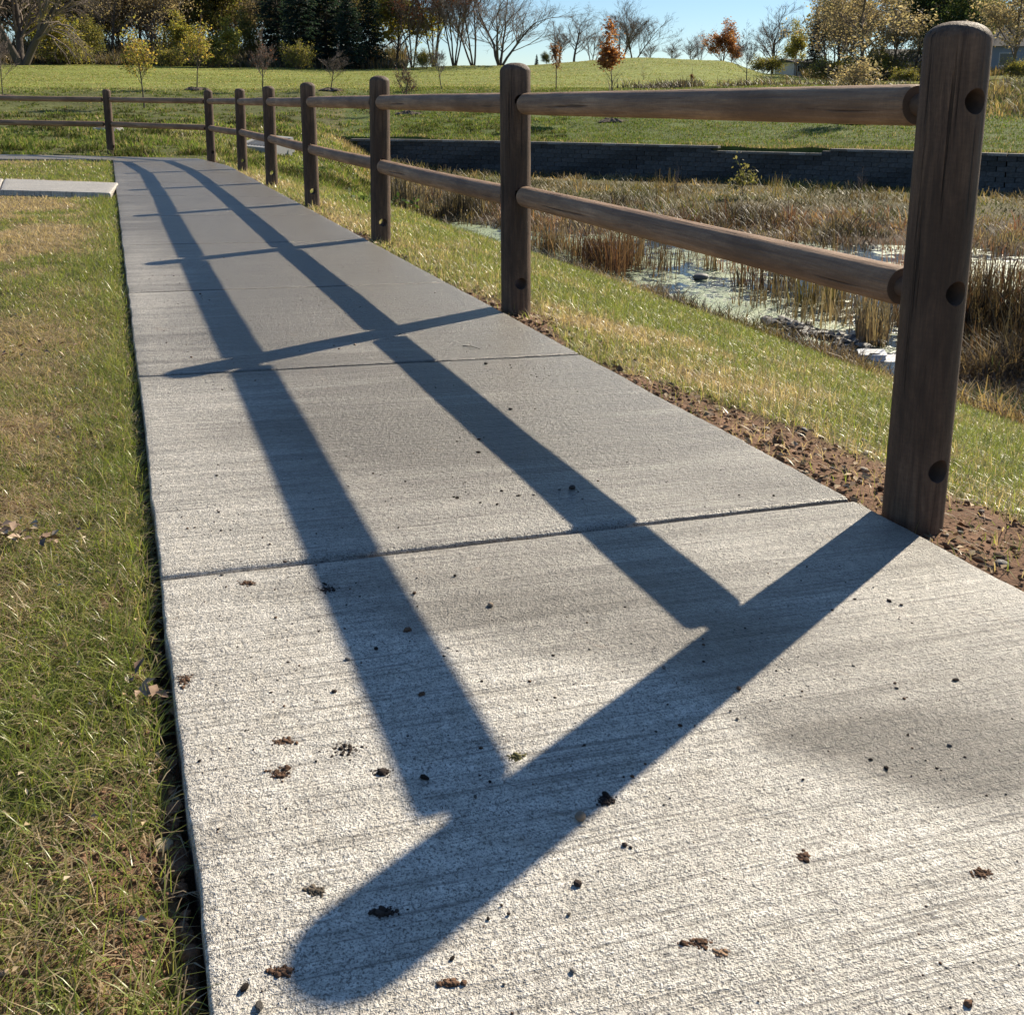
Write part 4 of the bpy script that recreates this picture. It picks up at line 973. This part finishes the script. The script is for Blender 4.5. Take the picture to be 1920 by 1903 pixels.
P_('bare', dict(seed=1, H=13, r0=.22, levels=5, spread=.6, nchild=(3, 5), up=.22))
P_('bare2', dict(seed=2, H=13, r0=.2, levels=5, spread=.5, nchild=(3, 5), up=.35, trunks=3, tspread=.32))
P_('lean', dict(seed=3, H=15, r0=.28, levels=5, spread=.55, nchild=(3, 4), up=.15, trunks=4, tspread=.42, crook=.14))
P_('redclump', dict(seed=4, H=13, r0=.16, levels=4, spread=.38, nchild=(3, 5), up=.35, trunks=4, tspread=.16), dict(n=1500, size=.13, cols=RDL, jit=.25))
P_('oval', dict(seed=5, H=9, r0=.16, levels=5, spread=.5, nchild=(4, 6), up=.3, first=.12))
P_('tan', dict(seed=6, H=11, r0=.2, levels=5, spread=.6, nchild=(3, 5), up=.2, first=.15), dict(n=3600, size=.14, cols=TNB, jit=.3))
P_('tan2', dict(seed=16, H=11, r0=.2, levels=4, spread=.65, nchild=(4, 6), up=.2, first=.12), dict(n=5500, size=.14, cols=TNB, jit=.4))
P_('yellow', dict(seed=7, H=6.5, r0=.1, levels=4, spread=.5, nchild=(4, 6), up=.25, first=.15), dict(n=5200, size=.13, cols=YG, jit=.28))
P_('olive', dict(seed=8, H=8, r0=.14, levels=4, spread=.6, nchild=(4, 6), up=.2, first=.08), dict(n=7500, size=.15, cols=OL, jit=.4))
P_('orange', dict(seed=9, H=6.5, r0=.12, levels=4, spread=.5, nchild=(4, 6), up=.3, first=.08), dict(n=4600, size=.14, cols=OR, jit=.25))
P_('shrub', dict(seed=10, H=3.0, r0=.06, levels=4, spread=.7, nchild=(4, 6), up=.15, first=.05, trunks=4, tspread=.5), dict(n=4200, size=.09, cols=YG + OL, jit=.22))
P_('dgreen', dict(seed=11, H=10, r0=.2, levels=4, spread=.65, nchild=(4, 6), up=.2, first=.1), dict(n=9000, size=.17, cols=DG + OL[:1], jit=.5))
P_('willow', dict(seed=12, H=17, r0=.8, levels=5, spread=.6, nchild=(3, 5), up=.12, trunks=3, tspread=.3, droop=.5, crook=.16), dict(n=1500, size=.11, cols=TNL, jit=.3))
P_('thicket', dict(seed=13, H=10, r0=.13, levels=4, spread=.6, nchild=(4, 6), up=.2, trunks=5, tspread=.3, crook=.16), dict(n=4200, size=.16, cols=TNL + OL, jit=.5))
SAP = dict(crook=.05, H=4.2, r0=.04, tmin=.007, levels=4, spread=.6, nchild=(3, 4), up=.35, first=.45, ratio=.5)
P_('sap_bare', dict(SAP, seed=21, nchild=(4, 6), levels=5)); P_('sap_fan', dict(SAP, seed=22, nchild=(4, 6), up=.5, levels=5), dict(n=260, size=.05, cols=RDL, jit=.06))
P_('sap_tan', dict(SAP, seed=27, nchild=(4, 6)), dict(n=1500, size=.07, cols=TNB, jit=.14))
P_('sap_yellow', dict(SAP, seed=23, nchild=(4, 5)), dict(n=1000, size=.07, cols=[(.42, .36, .09), (.50, .33, .10), (.32, .32, .08)], jit=.14))
P_('sap_thin', dict(SAP, seed=24, H=4.6, ratio=.24, spread=.35), dict(n=700, size=.06, cols=[(.26, .12, .06), (.2, .1, .055)], jit=.13, keep=lambda t: t[:, 2] < .45 * t[:, 2].max()))
P_('sap_orange', dict(SAP, seed=25, H=4.0, ratio=.3, spread=.5, first=.1), dict(n=1700, size=.075, cols=OR, jit=.17, keep=lambda t: t[:, 2] > .58 * t[:, 2].max()))
P_('sap_small', dict(SAP, seed=26, H=2.6, ratio=.4, r0=.02))
def spruce(seed, H, W):
    rr = np.random.default_rng(seed); segs = [[0, 0, -.2, 0, 0, H, .2, .02]]; V, C = [], []; tw = []
    z = .5
    while z < H - .3:
        f = 1 - z / H; rad = W * (f ** .85) + .15; n = int(9 + 7 * f)
        for k in range(n):
            a = rr.uniform(0, 6.28); L = rad * rr.uniform(.7, 1.12); d = np.array([math.cos(a), math.sin(a), -.16 + .25 * (1 - f)]); p0 = np.array([0, 0, z + rr.normal(0, .1)])
            tw.append([*p0, *(p0 + d * L), .03, .008]); side_ = np.array([-math.sin(a), math.cos(a), 0])
            m_ = int(5 + L * 6)
            for q in range(m_):
                t = rr.uniform(.18, 1.05); c0 = p0 + d * L * t + rr.normal(0, .05, 3); ang = rr.normal(0, .8); dd = d * math.cos(ang) + side_ * math.sin(ang); dd[2] -= rr.uniform(.1, .75); dd /= np.linalg.norm(dd)
                wv = np.cross(dd, rr.normal(0, 1, 3)); wv /= np.linalg.norm(wv); l_ = rr.uniform(.22, .5); w_ = rr.uniform(.05, .11)
                V.append([c0, c0 + dd * l_ * .5 + wv * w_, c0 + dd * l_, c0 + dd * l_ * .5 - wv * w_]); g = rr.uniform(.6, 1.35); C.append(np.array([.035, .062, .052]) * g)
        z += rr.uniform(.22, .34)
    V = np.array(V).reshape(-1, 3); C = np.repeat(np.array(C), 4, axis=0)
    return dict(trunk=tube_me('trunk', segs, 7, M['bark']), branches=tube_me('branches', tw, 3, M['bark']), foliage=mesh_np('crown', V, np.arange(len(V)).reshape(-1, 4), M['leaf'], {'col': C}), h=H)
PROTO['spruce'] = spruce(31, 15, 3.4); PROTO['spruce2'] = spruce(32, 13, 2.8)
first = {}
def tree(key, col, d, htop=None, H=None, label='', group=None, name=None, rz=None, wide=1.0, cat='tree', lean=(0, 0)):
    """stands on the ground at distance d; H its height in metres, or htop the picture row its top reaches"""
    x, y = at(col, d); z = gz(x, y)
    if H is None: H = HC - (htop - 190.9) / 1885 * d - z
    p = PROTO[key]; s_ = H / p['h']
    root = empty(name or 'tree', (x, y, z - .03), random.uniform(0, 6.28) if rz is None else rz); root.scale = (s_ * wide, s_ * wide, s_); root.rotation_euler = (lean[0], lean[1], root.rotation_euler[2])
    link('trunk', p['trunk'], root); link('branches', p['branches'], root)
    if p['foliage'] is not None: link('crown', p['foliage'], root)
    tag(root, label, cat, group); return root
BT = 'trees along the far edge of the lawn'
# key, column, distance, top row (or H), label, name, width
T = [('willow', 46, 104, -120, 'huge dark leaning multi-stemmed tree at the left border of the tree line', 'tree', 1.0),
     ('yellow', 100, 110, 28, 'orange tinged yellow crown right of the huge dark tree', 'tree', 1.3),
     ('shrub', 122, 108, 82, 'low bright yellow shrub under the orange tinged crown', 'shrub', 1.3),
     ('olive', 183, 112, 52, 'round dark olive bush tree between two yellow crowns at left', 'tree', 1.2),
     ('tan', 215, 124, -60, 'tall pale brown tree behind the round olive one', 'tree', 1.0),
     ('bare', 150, 126, -70, 'bare grey tree behind the orange tinged crown', 'tree', .9),
     ('yellow', 345, 116, 40, 'yellow tree behind the second staked sapling', 'tree', 1.2),
     ('shrub', 325, 108, 98, 'small olive shrub between the yellow sapling and its neighbour', 'shrub', 1.2),
     ('yellow', 428, 108, 50, 'dense yellow olive tree just left of the dark spruces', 'tree', 1.3),
     ('shrub', 398, 106, 92, 'low ochre shrub at the foot of the dense yellow olive tree', 'shrub', 1.4),
     ('tan2', 290, 126, -90, 'tall tan leafed tree above the staked yellow sapling', 'tree', .9),
     ('olive', 468, 116, 30, 'dull olive tree half behind the reddish fan shaped sapling', 'tree', .7),
     ('spruce', 522, 118, -90, 'dark spruce, leftmost of the big evergreen mass', 'spruce_tree', 1.0),
     ('spruce2', 565, 112, -60, 'dark spruce, second from left in the evergreen mass', 'spruce_tree', 1.1),
     ('spruce', 612, 116, -120, 'dark spruce, tallest in the middle of the evergreen mass', 'spruce_tree', 1.1),
     ('spruce2', 655, 110, -30, 'dark spruce, fourth from left in the evergreen mass', 'spruce_tree', .95),
     ('spruce', 692, 113, -50, 'dark green spruce, rightmost of the evergreen mass', 'spruce_tree', .85),
     ('shrub', 558, 104, 84, 'small pale green pointed bush in front of the spruces', 'shrub', .8),
     ('yellow', 742, 118, -40, 'olive yellow tree spilling over the right side of the spruces', 'tree', 1.3),
     ('redclump', 772, 114, -80, 'reddish many-stemmed tree right of the olive yellow one', 'tree', 1.2),
     ('redclump', 812, 118, -90, 'bare dark stemmed clump with few red leaves, second from the spruces', 'tree', 1.2),
     ('redclump', 850, 113, -100, 'tall upright clump of dark stems with rusty leaves in mid tree line', 'tree', 1.2),
     ('bare2', 885, 116, -80, 'bare upright tree at the right end of the dark stemmed clumps', 'tree', 1.3),
     ('lean', 935, 112, -70, 'big bare tree with limbs leaning right into the open sky', 'tree', 1.5),
     ('shrub', 795, 106, 95, 'small grey pink shrub at the foot of the red stemmed trees', 'shrub', .9),
     ('spruce2', 935, 128, 112, 'tiny dark conifer on the skyline under the leaning tree', 'spruce_tree', 1.4),
     ('spruce2', 1003, 135, 106, 'tiny dark conifer on the skyline, left of a pair', 'spruce_tree', 1.0),
     ('olive', 1022, 135, 100, 'dark low bush on the skyline left of the mound crest', 'shrub', 1.2),
     ('oval', 1045, 140, 42, 'bare round tree behind the thin sapling on the mound skyline', 'tree', 1.7),
     ('bare', 1072, 138, 8, 'tallest bare tree on the left part of the mound skyline', 'tree', 1.6),
     ('bare2', 1105, 142, 40, 'bare spreading tree left of the orange leaved sapling', 'tree', 1.7),
     ('olive', 1133, 140, 85, 'dark brown bush behind the orange leaved sapling', 'shrub', .8),
     ('bare2', 1160, 136, 4, 'bare vase shaped tree, left trunk of the pair behind the orange sapling', 'tree', 1.3),
     ('bare2', 1182, 134, 2, 'bare vase shaped tree right behind the orange sapling', 'tree', 1.8),
     ('oval', 1213, 142, 76, 'small bare tree sloping off right of the vase shaped pair', 'tree', 1.6),
     ('oval', 1256, 150, 76, 'small bare skyline tree alone on the mound crest', 'tree', 1.8),
     ('oval', 1290, 148, 70, 'small greyish bare tree left of the tall thin one on the crest', 'tree', 1.6),
     ('redclump', 1306, 148, 56, 'thin pale pinkish tree just left of the orange maple', 'tree', .9),
     ('orange', 1350, 130, 44, 'orange red maple on the right shoulder of the mound', 'tree', 1.35),
     ('orange', 1364, 128, 74, 'lower orange bush merging with the right of the orange red maple', 'shrub', 1.2),
     ('oval', 1443, 122, 12, 'dense bare oval tree beside the white house', 'tree', 1.6),
     ('yellow', 1488, 112, 48, 'leaning yellow green tree in front of the white house', 'tree', .8),
     ('shrub', 1428, 112, 104, 'olive hedge bush under the dense bare oval tree', 'shrub', 1.6),
     ('bare', 1540, 124, -30, 'dark reddish bare tree between the white house and the big tan tree', 'tree', .8),
     ('spruce2', 1520, 130, 30, 'dark narrow evergreen behind the yellow green tree', 'spruce_tree', .8),
     ('tan', 1615, 100, -60, 'big tan leafed tree with twin dark trunks left of the near post', 'tree', 1.5),
     ('tan2', 1585, 112, -20, 'brown leafed tree behind the left side of the big tan tree', 'tree', .9),
     ('tan2', 1668, 108, -10, 'tan leafed tree partly hidden by the near post top', 'tree', .9),
     ('tan', 1565, 108, -30, 'brown tree with fine twigs at the left flank of the big tan tree', 'tree', 1.3),
     ('shrub', 1560, 104, 110, 'low brown bush at the lawn edge below the big tan tree', 'shrub', 1.8),
     ('shrub', 1625, 108, 100, 'rounded tan bush between the twin trunks and the near post', 'shrub', 1.8),
     ('dgreen', 1705, 118, -60, 'dark tree directly above the near post top', 'tree', .8),
     ('thicket', 1760, 122, -110, 'dark thicket of upright stems above the near post', 'tree', 1.0),
     ('dgreen', 1815, 112, -30, 'dark green tree just right of the near post top', 'tree', .9),
     ('tan2', 1888, 96, -60, 'golden tan tree at the right border beside the grey house', 'tree', 1.0),
     ('shrub', 1905, 92, 112, 'pale leafed bush under the golden tan tree at the right border', 'shrub', 1.2),
     ('shrub', 1690, 96, 128, 'low spreading bush left of the near post at lawn edge', 'shrub', 1.6),
     ('olive', 1660, 118, 96, 'dark hedge bush behind the big tan tree', 'shrub', 1.4)]
for key, c, d, ht, lb, nm, wd in T:
    tree(key, c, d, htop=ht, label=lb, name=nm, wide=wd, group=BT, cat={'tree': 'tree', 'shrub': 'shrub', 'spruce_tree': 'spruce'}[nm])
# the trees behind the first row on the left and right: a wood that reads as one mass
def wood(name, specs):
    V, F, nv, Cc = [], [], 0, []
    VL, CL_ = [], []
    for key, c, d, H in specs:
        x, y = at(c, d); z = gz(x, y); p = PROTO[key]; s_ = H / p['h']; a = random.uniform(0, 6.28); ca, sa = math.cos(a), math.sin(a)
        for part in ('trunk', 'branches', 'foliage'):
            me = p[part]
            if me is None: continue
            vv = np.empty(len(me.vertices) * 3, np.float32); me.vertices.foreach_get('co', vv); vv = vv.reshape(-1, 3) * s_
            vv = np.stack([vv[:, 0] * ca - vv[:, 1] * sa + x, vv[:, 0] * sa + vv[:, 1] * ca + y, vv[:, 2] + z], 1)
            if part == 'foliage':
                cc = np.empty(len(me.vertices) * 4, np.float32); me.attributes['col'].data.foreach_get('color', cc); cc = cc.reshape(-1, 4)[:, :3]
                VL.append(vv); CL_.append(cc)
            else:
                ff = np.empty(len(me.loops), np.int32); me.loops.foreach_get('vertex_index', ff); V.append(vv); F.append(ff.reshape(-1, 4) + nv); nv += len(vv)
    root = empty(name); tag(root, kind='stuff')
    link('trees', mesh_np(name, np.vstack(V), np.vstack(F), M['bark']), root)
    VL = np.vstack(VL); link('foliage', mesh_np(name, VL, np.arange(len(VL)).reshape(-1, 4), M['leaf'], {'col': np.vstack(CL_)}), root)
keys = ['thicket', 'tan', 'thicket', 'olive', 'tan2']
sp = [(keys[i % 5], c, 128 + (i * 7) % 26, random.uniform(12, 18)) for i, c in enumerate(range(-420, 730, 36))]
wood('distant_wood', sp)
sp = [(['thicket', 'tan2', 'dgreen'][i % 3], c, 134 + (i * 7) % 20, random.uniform(12, 17)) for i, c in enumerate(range(1560, 2350, 80))]
wood('distant_wood', sp)
# undergrowth strip at the foot of the left tree line
n = 60000; c_ = np.concatenate([rng.uniform(-250, 760, n * 3 // 4), rng.uniform(1500, 2300, n // 4)]); d_ = rng.uniform(110, 132, n); t_ = np.arctan((c_ - 960) / 1924); x_, y_ = d_ * np.sin(t_), d_ * np.cos(t_)
cc = np.array(GY_ + TN + [(.10, .11, .05)])[rng.integers(0, 7, n)] * (.6 + .5 * rng.random(n))[:, None]
blades('undergrowth', x_, y_, ground(x_, y_), rng.uniform(.4, 1.2, n) * (1 + 1.9 * sstep(116, 130, d_)) * (.5 + 1.1 * fbm(x_ * .2, y_ * .2, 98, 3)), rng.uniform(.08, .2, n), np.abs(rng.normal(.4, .3, n)), rng.uniform(0, 6.28, n), cc, M['reed'], 2)
# saplings on the slope
SP = [('sap_bare', 4, 50, 55, 'bare staked sapling at the left border, its crown cut by the frame', 1.0, True),
      ('sap_yellow', 267, 46, 38, 'yellow orange leaved sapling behind the first rail left of the corner', 1.2, False),
      ('sap_yellow', 368, 56, 28, 'yellow olive leaved sapling with a ring of mulch', 1.1, True),
      ('sap_fan', 490, 55, 52, 'fan shaped sapling with a few red leaves behind the fourth far post', 1.5, False),
      ('sap_bare', 618, 55, 84, 'low bare silvery sapling in a mulch ring before the spruces', 1.9, True),
      ('sap_fan', 762, 45, 88, 'dark bare sapling in rough mulch behind the top rail', 1.4, True),
      ('sap_bare', 826, 56, 68, 'pale slender sapling before the red stemmed trees', 1.4, False),
      ('sap_thin', 1040, 57, -6, 'tall thin sapling with a rusty leaf cluster low on its stem', 1.0, False),
      ('sap_orange', 1146, 42, 46, 'sapling with an orange leafy top and bare lower stem in a mulch ring', 1.3, True),
      ('sap_bare', 1395, 58, 44, 'bare upright sapling left of the white house', 1.4, False),
      ('sap_tan', 1592, 41, 66, 'tan leaved young tree rising behind the top rail from the mulch in the shaded grass', 1.6, False),
      ('sap_small', 1545, 62, 100, 'short bare sapling in front of the dark reddish tree', 1.0, False),
      ('sap_thin', 1293, 60, 112, 'small rusty leaved seedling on the mound foot', 1.3, False),
      ('sap_small', 1440, 64, 125, 'tiny leafless seedling on the lawn before the olive hedge', 1.0, False),
      ('sap_small', 1204, 60, 116, 'very thin leafless seedling on the mound slope', .7, False)]
mulch_n = []
for key, c, d, ht, lb, wd, mul in SP:
    tree(key, c, d, htop=ht, label=lb, name='sapling', wide=wd, group='young trees planted on the slope', cat='sapling')
    if mul:
        x, y = at(c, d); bm = bmesh.new(); bmesh.ops.create_uvsphere(bm, u_segments=28, v_segments=10, radius=1)
        bmesh.ops.delete(bm, geom=[v for v in bm.verts if v.co.z < -.25], context='VERTS')
        for v in bm.verts:
            k = 1 + .18 * math.sin(v.co.x * 5 + c) * math.cos(v.co.y * 4); v.co = Vector((v.co.x * .65 * k + random.uniform(-.05, .05), v.co.y * .65 * k + random.uniform(-.05, .05), v.co.z * .15 * k + random.uniform(-.035, .045)))
        o = bm_obj('mulch_mound', bm, M['mulch']); a = o.data.attributes.new('col', 'FLOAT_COLOR', 'POINT'); a.data.foreach_set('color', np.tile([.15, .12, .095, 1], len(o.data.vertices)).astype(np.float32))
        o.location = (x, y, gz(x, y) - .03); tag(o, 'low mound of grey brown mulch around the ' + lb.split(' in ')[0].split(' with ')[0].split(' at ')[0] + ' trunk', 'mulch', 'mulch mounds under saplings')
x, y = at(1600, 41)
bm = bmesh.new(); bmesh.ops.create_uvsphere(bm, u_segments=24, v_segments=10, radius=1)
bmesh.ops.delete(bm, geom=[v for v in bm.verts if v.co.z < -.25], context='VERTS')
for v in bm.verts: v.co = Vector((v.co.x * .9, v.co.y * .9, v.co.z * .2 + random.uniform(-.02, .03)))
o = bm_obj('mulch_mound', bm, M['mulch']); a = o.data.attributes.new('col', 'FLOAT_COLOR', 'POINT'); a.data.foreach_set('color', np.tile([.15, .12, .095, 1], len(o.data.vertices)).astype(np.float32)); o.location = (x, y, gz(x, y)); tag(o, 'mulch mound in the tree shadow on the grass left of the near post', 'mulch', 'mulch mounds under saplings')
# dry weed tufts along the lip of the slope
x_, y_ = [], []
def lip(n):
    c = np.concatenate([rng.normal(1225, 30, n // 4), rng.normal(1270, 22, n // 4), rng.uniform(1340, 1720, n // 2)]); d = rng.uniform(57, 62, len(c)); t = np.arctan((c - 960) / 1924); return d * np.sin(t), d * np.cos(t)
stalks('weed_fringe', 3400, lip, GY_ + GY_ + BR[:1] + [(.12, .12, .06)], (.10, .5), (.03, .06), .6, segs=2)
def rslope(n):
    c = rng.uniform(1780, 2300, n); d = rng.uniform(44, 70, n); t = np.arctan((c - 960) / 1924); return d * np.sin(t), d * np.cos(t)
stalks('rough_weeds', 9000, rslope, TN + GY_ + [(.10, .11, .045)], (.15, .6), (.025, .06), .5, segs=2)
# leafy weed plant before the wall
x0, y0 = at(1400, 25.5)
s_, t_ = grow(seed=41, H=1.0, r0=.012, levels=3, tmin=.002, spread=.7, nchild=(3, 4), up=.3, first=.2)
r_ = empty('weed_plant', (x0, y0, gz(x0, y0))); tag(r_, 'leafy pale weed standing against the wall under the lowered coping', 'weed')
link('stem', tube_me('stem', s_[:, 1:], 4, M['twig']), r_); link('foliage', leaf_me('foliage', t_, 220, .05, [(.25, .22, .10), (.16, .17, .07)], .08), r_)
for c, d, h, lb in [(1620, 25, .5, 'wispy dry weed before the wall at the near post'), (1270, 25, .5, 'small dark forked weed before the wall beside the tall plumes')]:
    x0, y0 = at(c, d); s_, t_ = grow(seed=int(c), H=h * 2, r0=.008, levels=3, tmin=.002, spread=.5, nchild=(3, 4), up=.5, first=.1); r_ = link('weed_plant', tube_me('weed', s_[:, 1:], 4, M['twig']), None, (x0, y0, gz(x0, y0))); tag(r_, lb, 'weed')
# low broad-leaved weeds near the fence corner
def weedleaf(px, py, lb, z0=-.35, n=60, sp=.25):
    P = unproj(px, py, z0, False)
    for _ in range(8): P = unproj(px, py, gz(P[0], P[1]), False)
    t_ = np.stack([rng.normal(0, sp, 60), rng.normal(0, sp, 60), rng.uniform(0, .10, 60)], 1)
    o = link('weed_patch', leaf_me('weed_patch', t_, n * 4, .035, [(.10, .15, .05), (.16, .20, .08), (.07, .11, .035)], .04, seed=int(px))); o.location = (P[0], P[1], gz(P[0], P[1])); tag(o, kind='stuff')
weedleaf(560, 302, 'broad-leaved green weeds right of the fourth far post'); weedleaf(690, 385, 'bright green grassy weeds left of the third post, low on the bank'); weedleaf(50, 258, 'dark broad-leaved weeds on the slope at the left, under the lower rail')

# ------------------------------------------------------------------ storm inlet, manhole, houses
x, y = at(494, 22.5); z = gz(x, y)
inl = empty('storm_inlet', (x, y, z + .16), -.45); inl.rotation_euler = (.22, .05, -.45); tag(inl, 'pale concrete storm inlet box with a steel grate on the slope behind the fence', 'storm drain')
cm = mat_plain('inlet_concrete', (.42, .41, .39), .8, .15, 18)
for nm, lo_, hi_ in (('front_wall', (-.45, -.36, -.30), (.45, -.26, .06)), ('back_wall', (-.45, .26, -.2), (.45, .36, .12)), ('side_wall', (-.45, -.26, -.3), (-.36, .26, .09)), ('side_wall', (.36, -.26, -.3), (.45, .26, .09))):
    bm = bmesh.new(); add_box(bm, lo_, hi_); bmesh.ops.bevel(bm, geom=bm.edges[:], offset=.012, segments=2); bm_obj(nm, bm, cm, inl)
for k in range(9):
    bm = bmesh.new(); add_box(bm, (-.355 + .083 * k, -.255, .045), (-.33 + .083 * k, .255, .075)); bm_obj('grate_bar', bm, M['steel'], inl)
bm = bmesh.new(); add_box(bm, (-.355, -.015, .012), (.355, .015, .043)); bm_obj('grate_crossbar', bm, M['steel'], inl)
for k in range(7):
    rr_ = random.uniform(.06, .12); o = link('rock', RK[k % 6]); xx, yy = x - .55 + random.gauss(0, .12), y + .35 + random.gauss(0, .12); o.location = (xx, yy, gz(xx, yy) + .02); o.scale = (rr_,) * 3; tag(o, 'grey rock in the small pile beside the storm inlet', 'rock', 'rocks by the storm inlet')
x, y = at(196, 33); z = gz(x, y)
mh = empty('manhole', (x, y, z + .03), .1); tag(mh, 'small flat manhole cover with a pale concrete collar on the grass slope behind the fence', 'manhole')
bm = bmesh.new(); bmesh.ops.create_cone(bm, cap_ends=True, segments=28, radius1=.46, radius2=.42, depth=.16); bm_obj('collar', bm, cm, mh)
bm = bmesh.new(); bmesh.ops.create_cone(bm, cap_ends=True, segments=28, radius1=.33, radius2=.33, depth=.02); o = bm_obj('cover', bm, M['cut'], mh); o.location = (0, 0, .088)
def house(col, d, rz, W_, D_, Hh, wallm, lb, wins, roof_h=1.6):
    x, y = at(col, d); z = gz(x, y) - .3; h = empty('house', (x, y, z), rz); tag(h, lb, 'house')
    bm = bmesh.new(); add_box(bm, (-W_ / 2, -D_ / 2, 0), (W_ / 2, D_ / 2, Hh)); bm_obj('wall', bm, wallm, h)
    bm = bmesh.new(); e = .4; a = [bm.verts.new(v) for v in ((-W_ / 2 - e, -D_ / 2 - e, Hh), (W_ / 2 + e, -D_ / 2 - e, Hh), (W_ / 2 + e, D_ / 2 + e, Hh), (-W_ / 2 - e, D_ / 2 + e, Hh), (-W_ / 2 - e, 0, Hh + roof_h), (W_ / 2 + e, 0, Hh + roof_h))]
    for f in ((0, 1, 5, 4), (2, 3, 4, 5), (3, 0, 4), (1, 2, 5), (3, 2, 1, 0)): bm.faces.new([a[i] for i in f])
    o = bm_obj('roof', bm, M['roof'], h); o.location = (0, 0, .006)
    for wx_, wz, ww, wh in wins:
        bm = bmesh.new(); add_box(bm, (wx_ - ww / 2 - .08, -D_ / 2 - .05, wz - .08), (wx_ + ww / 2 + .08, -D_ / 2 + .02, wz + wh + .08)); f_ = bm_obj('window', bm, M['white'], h)
        bm = bmesh.new(); add_box(bm, (wx_ - ww / 2, -D_ / 2 - .065, wz), (wx_ + ww / 2, -D_ / 2 - .04, wz + wh)); bm_obj('pane', bm, M['glass'], f_)
    nsd = int(Hh / .3)
    for k in range(nsd):
        bm = bmesh.new(); add_box(bm, (-W_ / 2 - .03, -D_ / 2 - .03, .3 * k + .01), (W_ / 2 + .03, -D_ / 2 - .002, .3 * k + .285)); bm_obj('siding_board', bm, wallm, h)
house(1484, 134, .5, 3.6, 3.4, 2.0, M['white'], 'small white sided house glimpsed behind the yellow green tree', [(-.9, .9, .6, .7)], .5)
house(1888, 122, -.1, 9, 7, 3.0, M['bluegrey'], 'blue grey sided house half hidden by trees at the right border', [(-2, 1.1, 1.2, 1.2), (2, 1.1, 1.2, 1.2)], 2.2)
house(1678, 150, .1, 7, 6, 2.6, M['bluegrey'], 'blue grey house wall barely visible behind the big tan tree', [(0, 1.1, 1.2, 1.2)], 1.8)
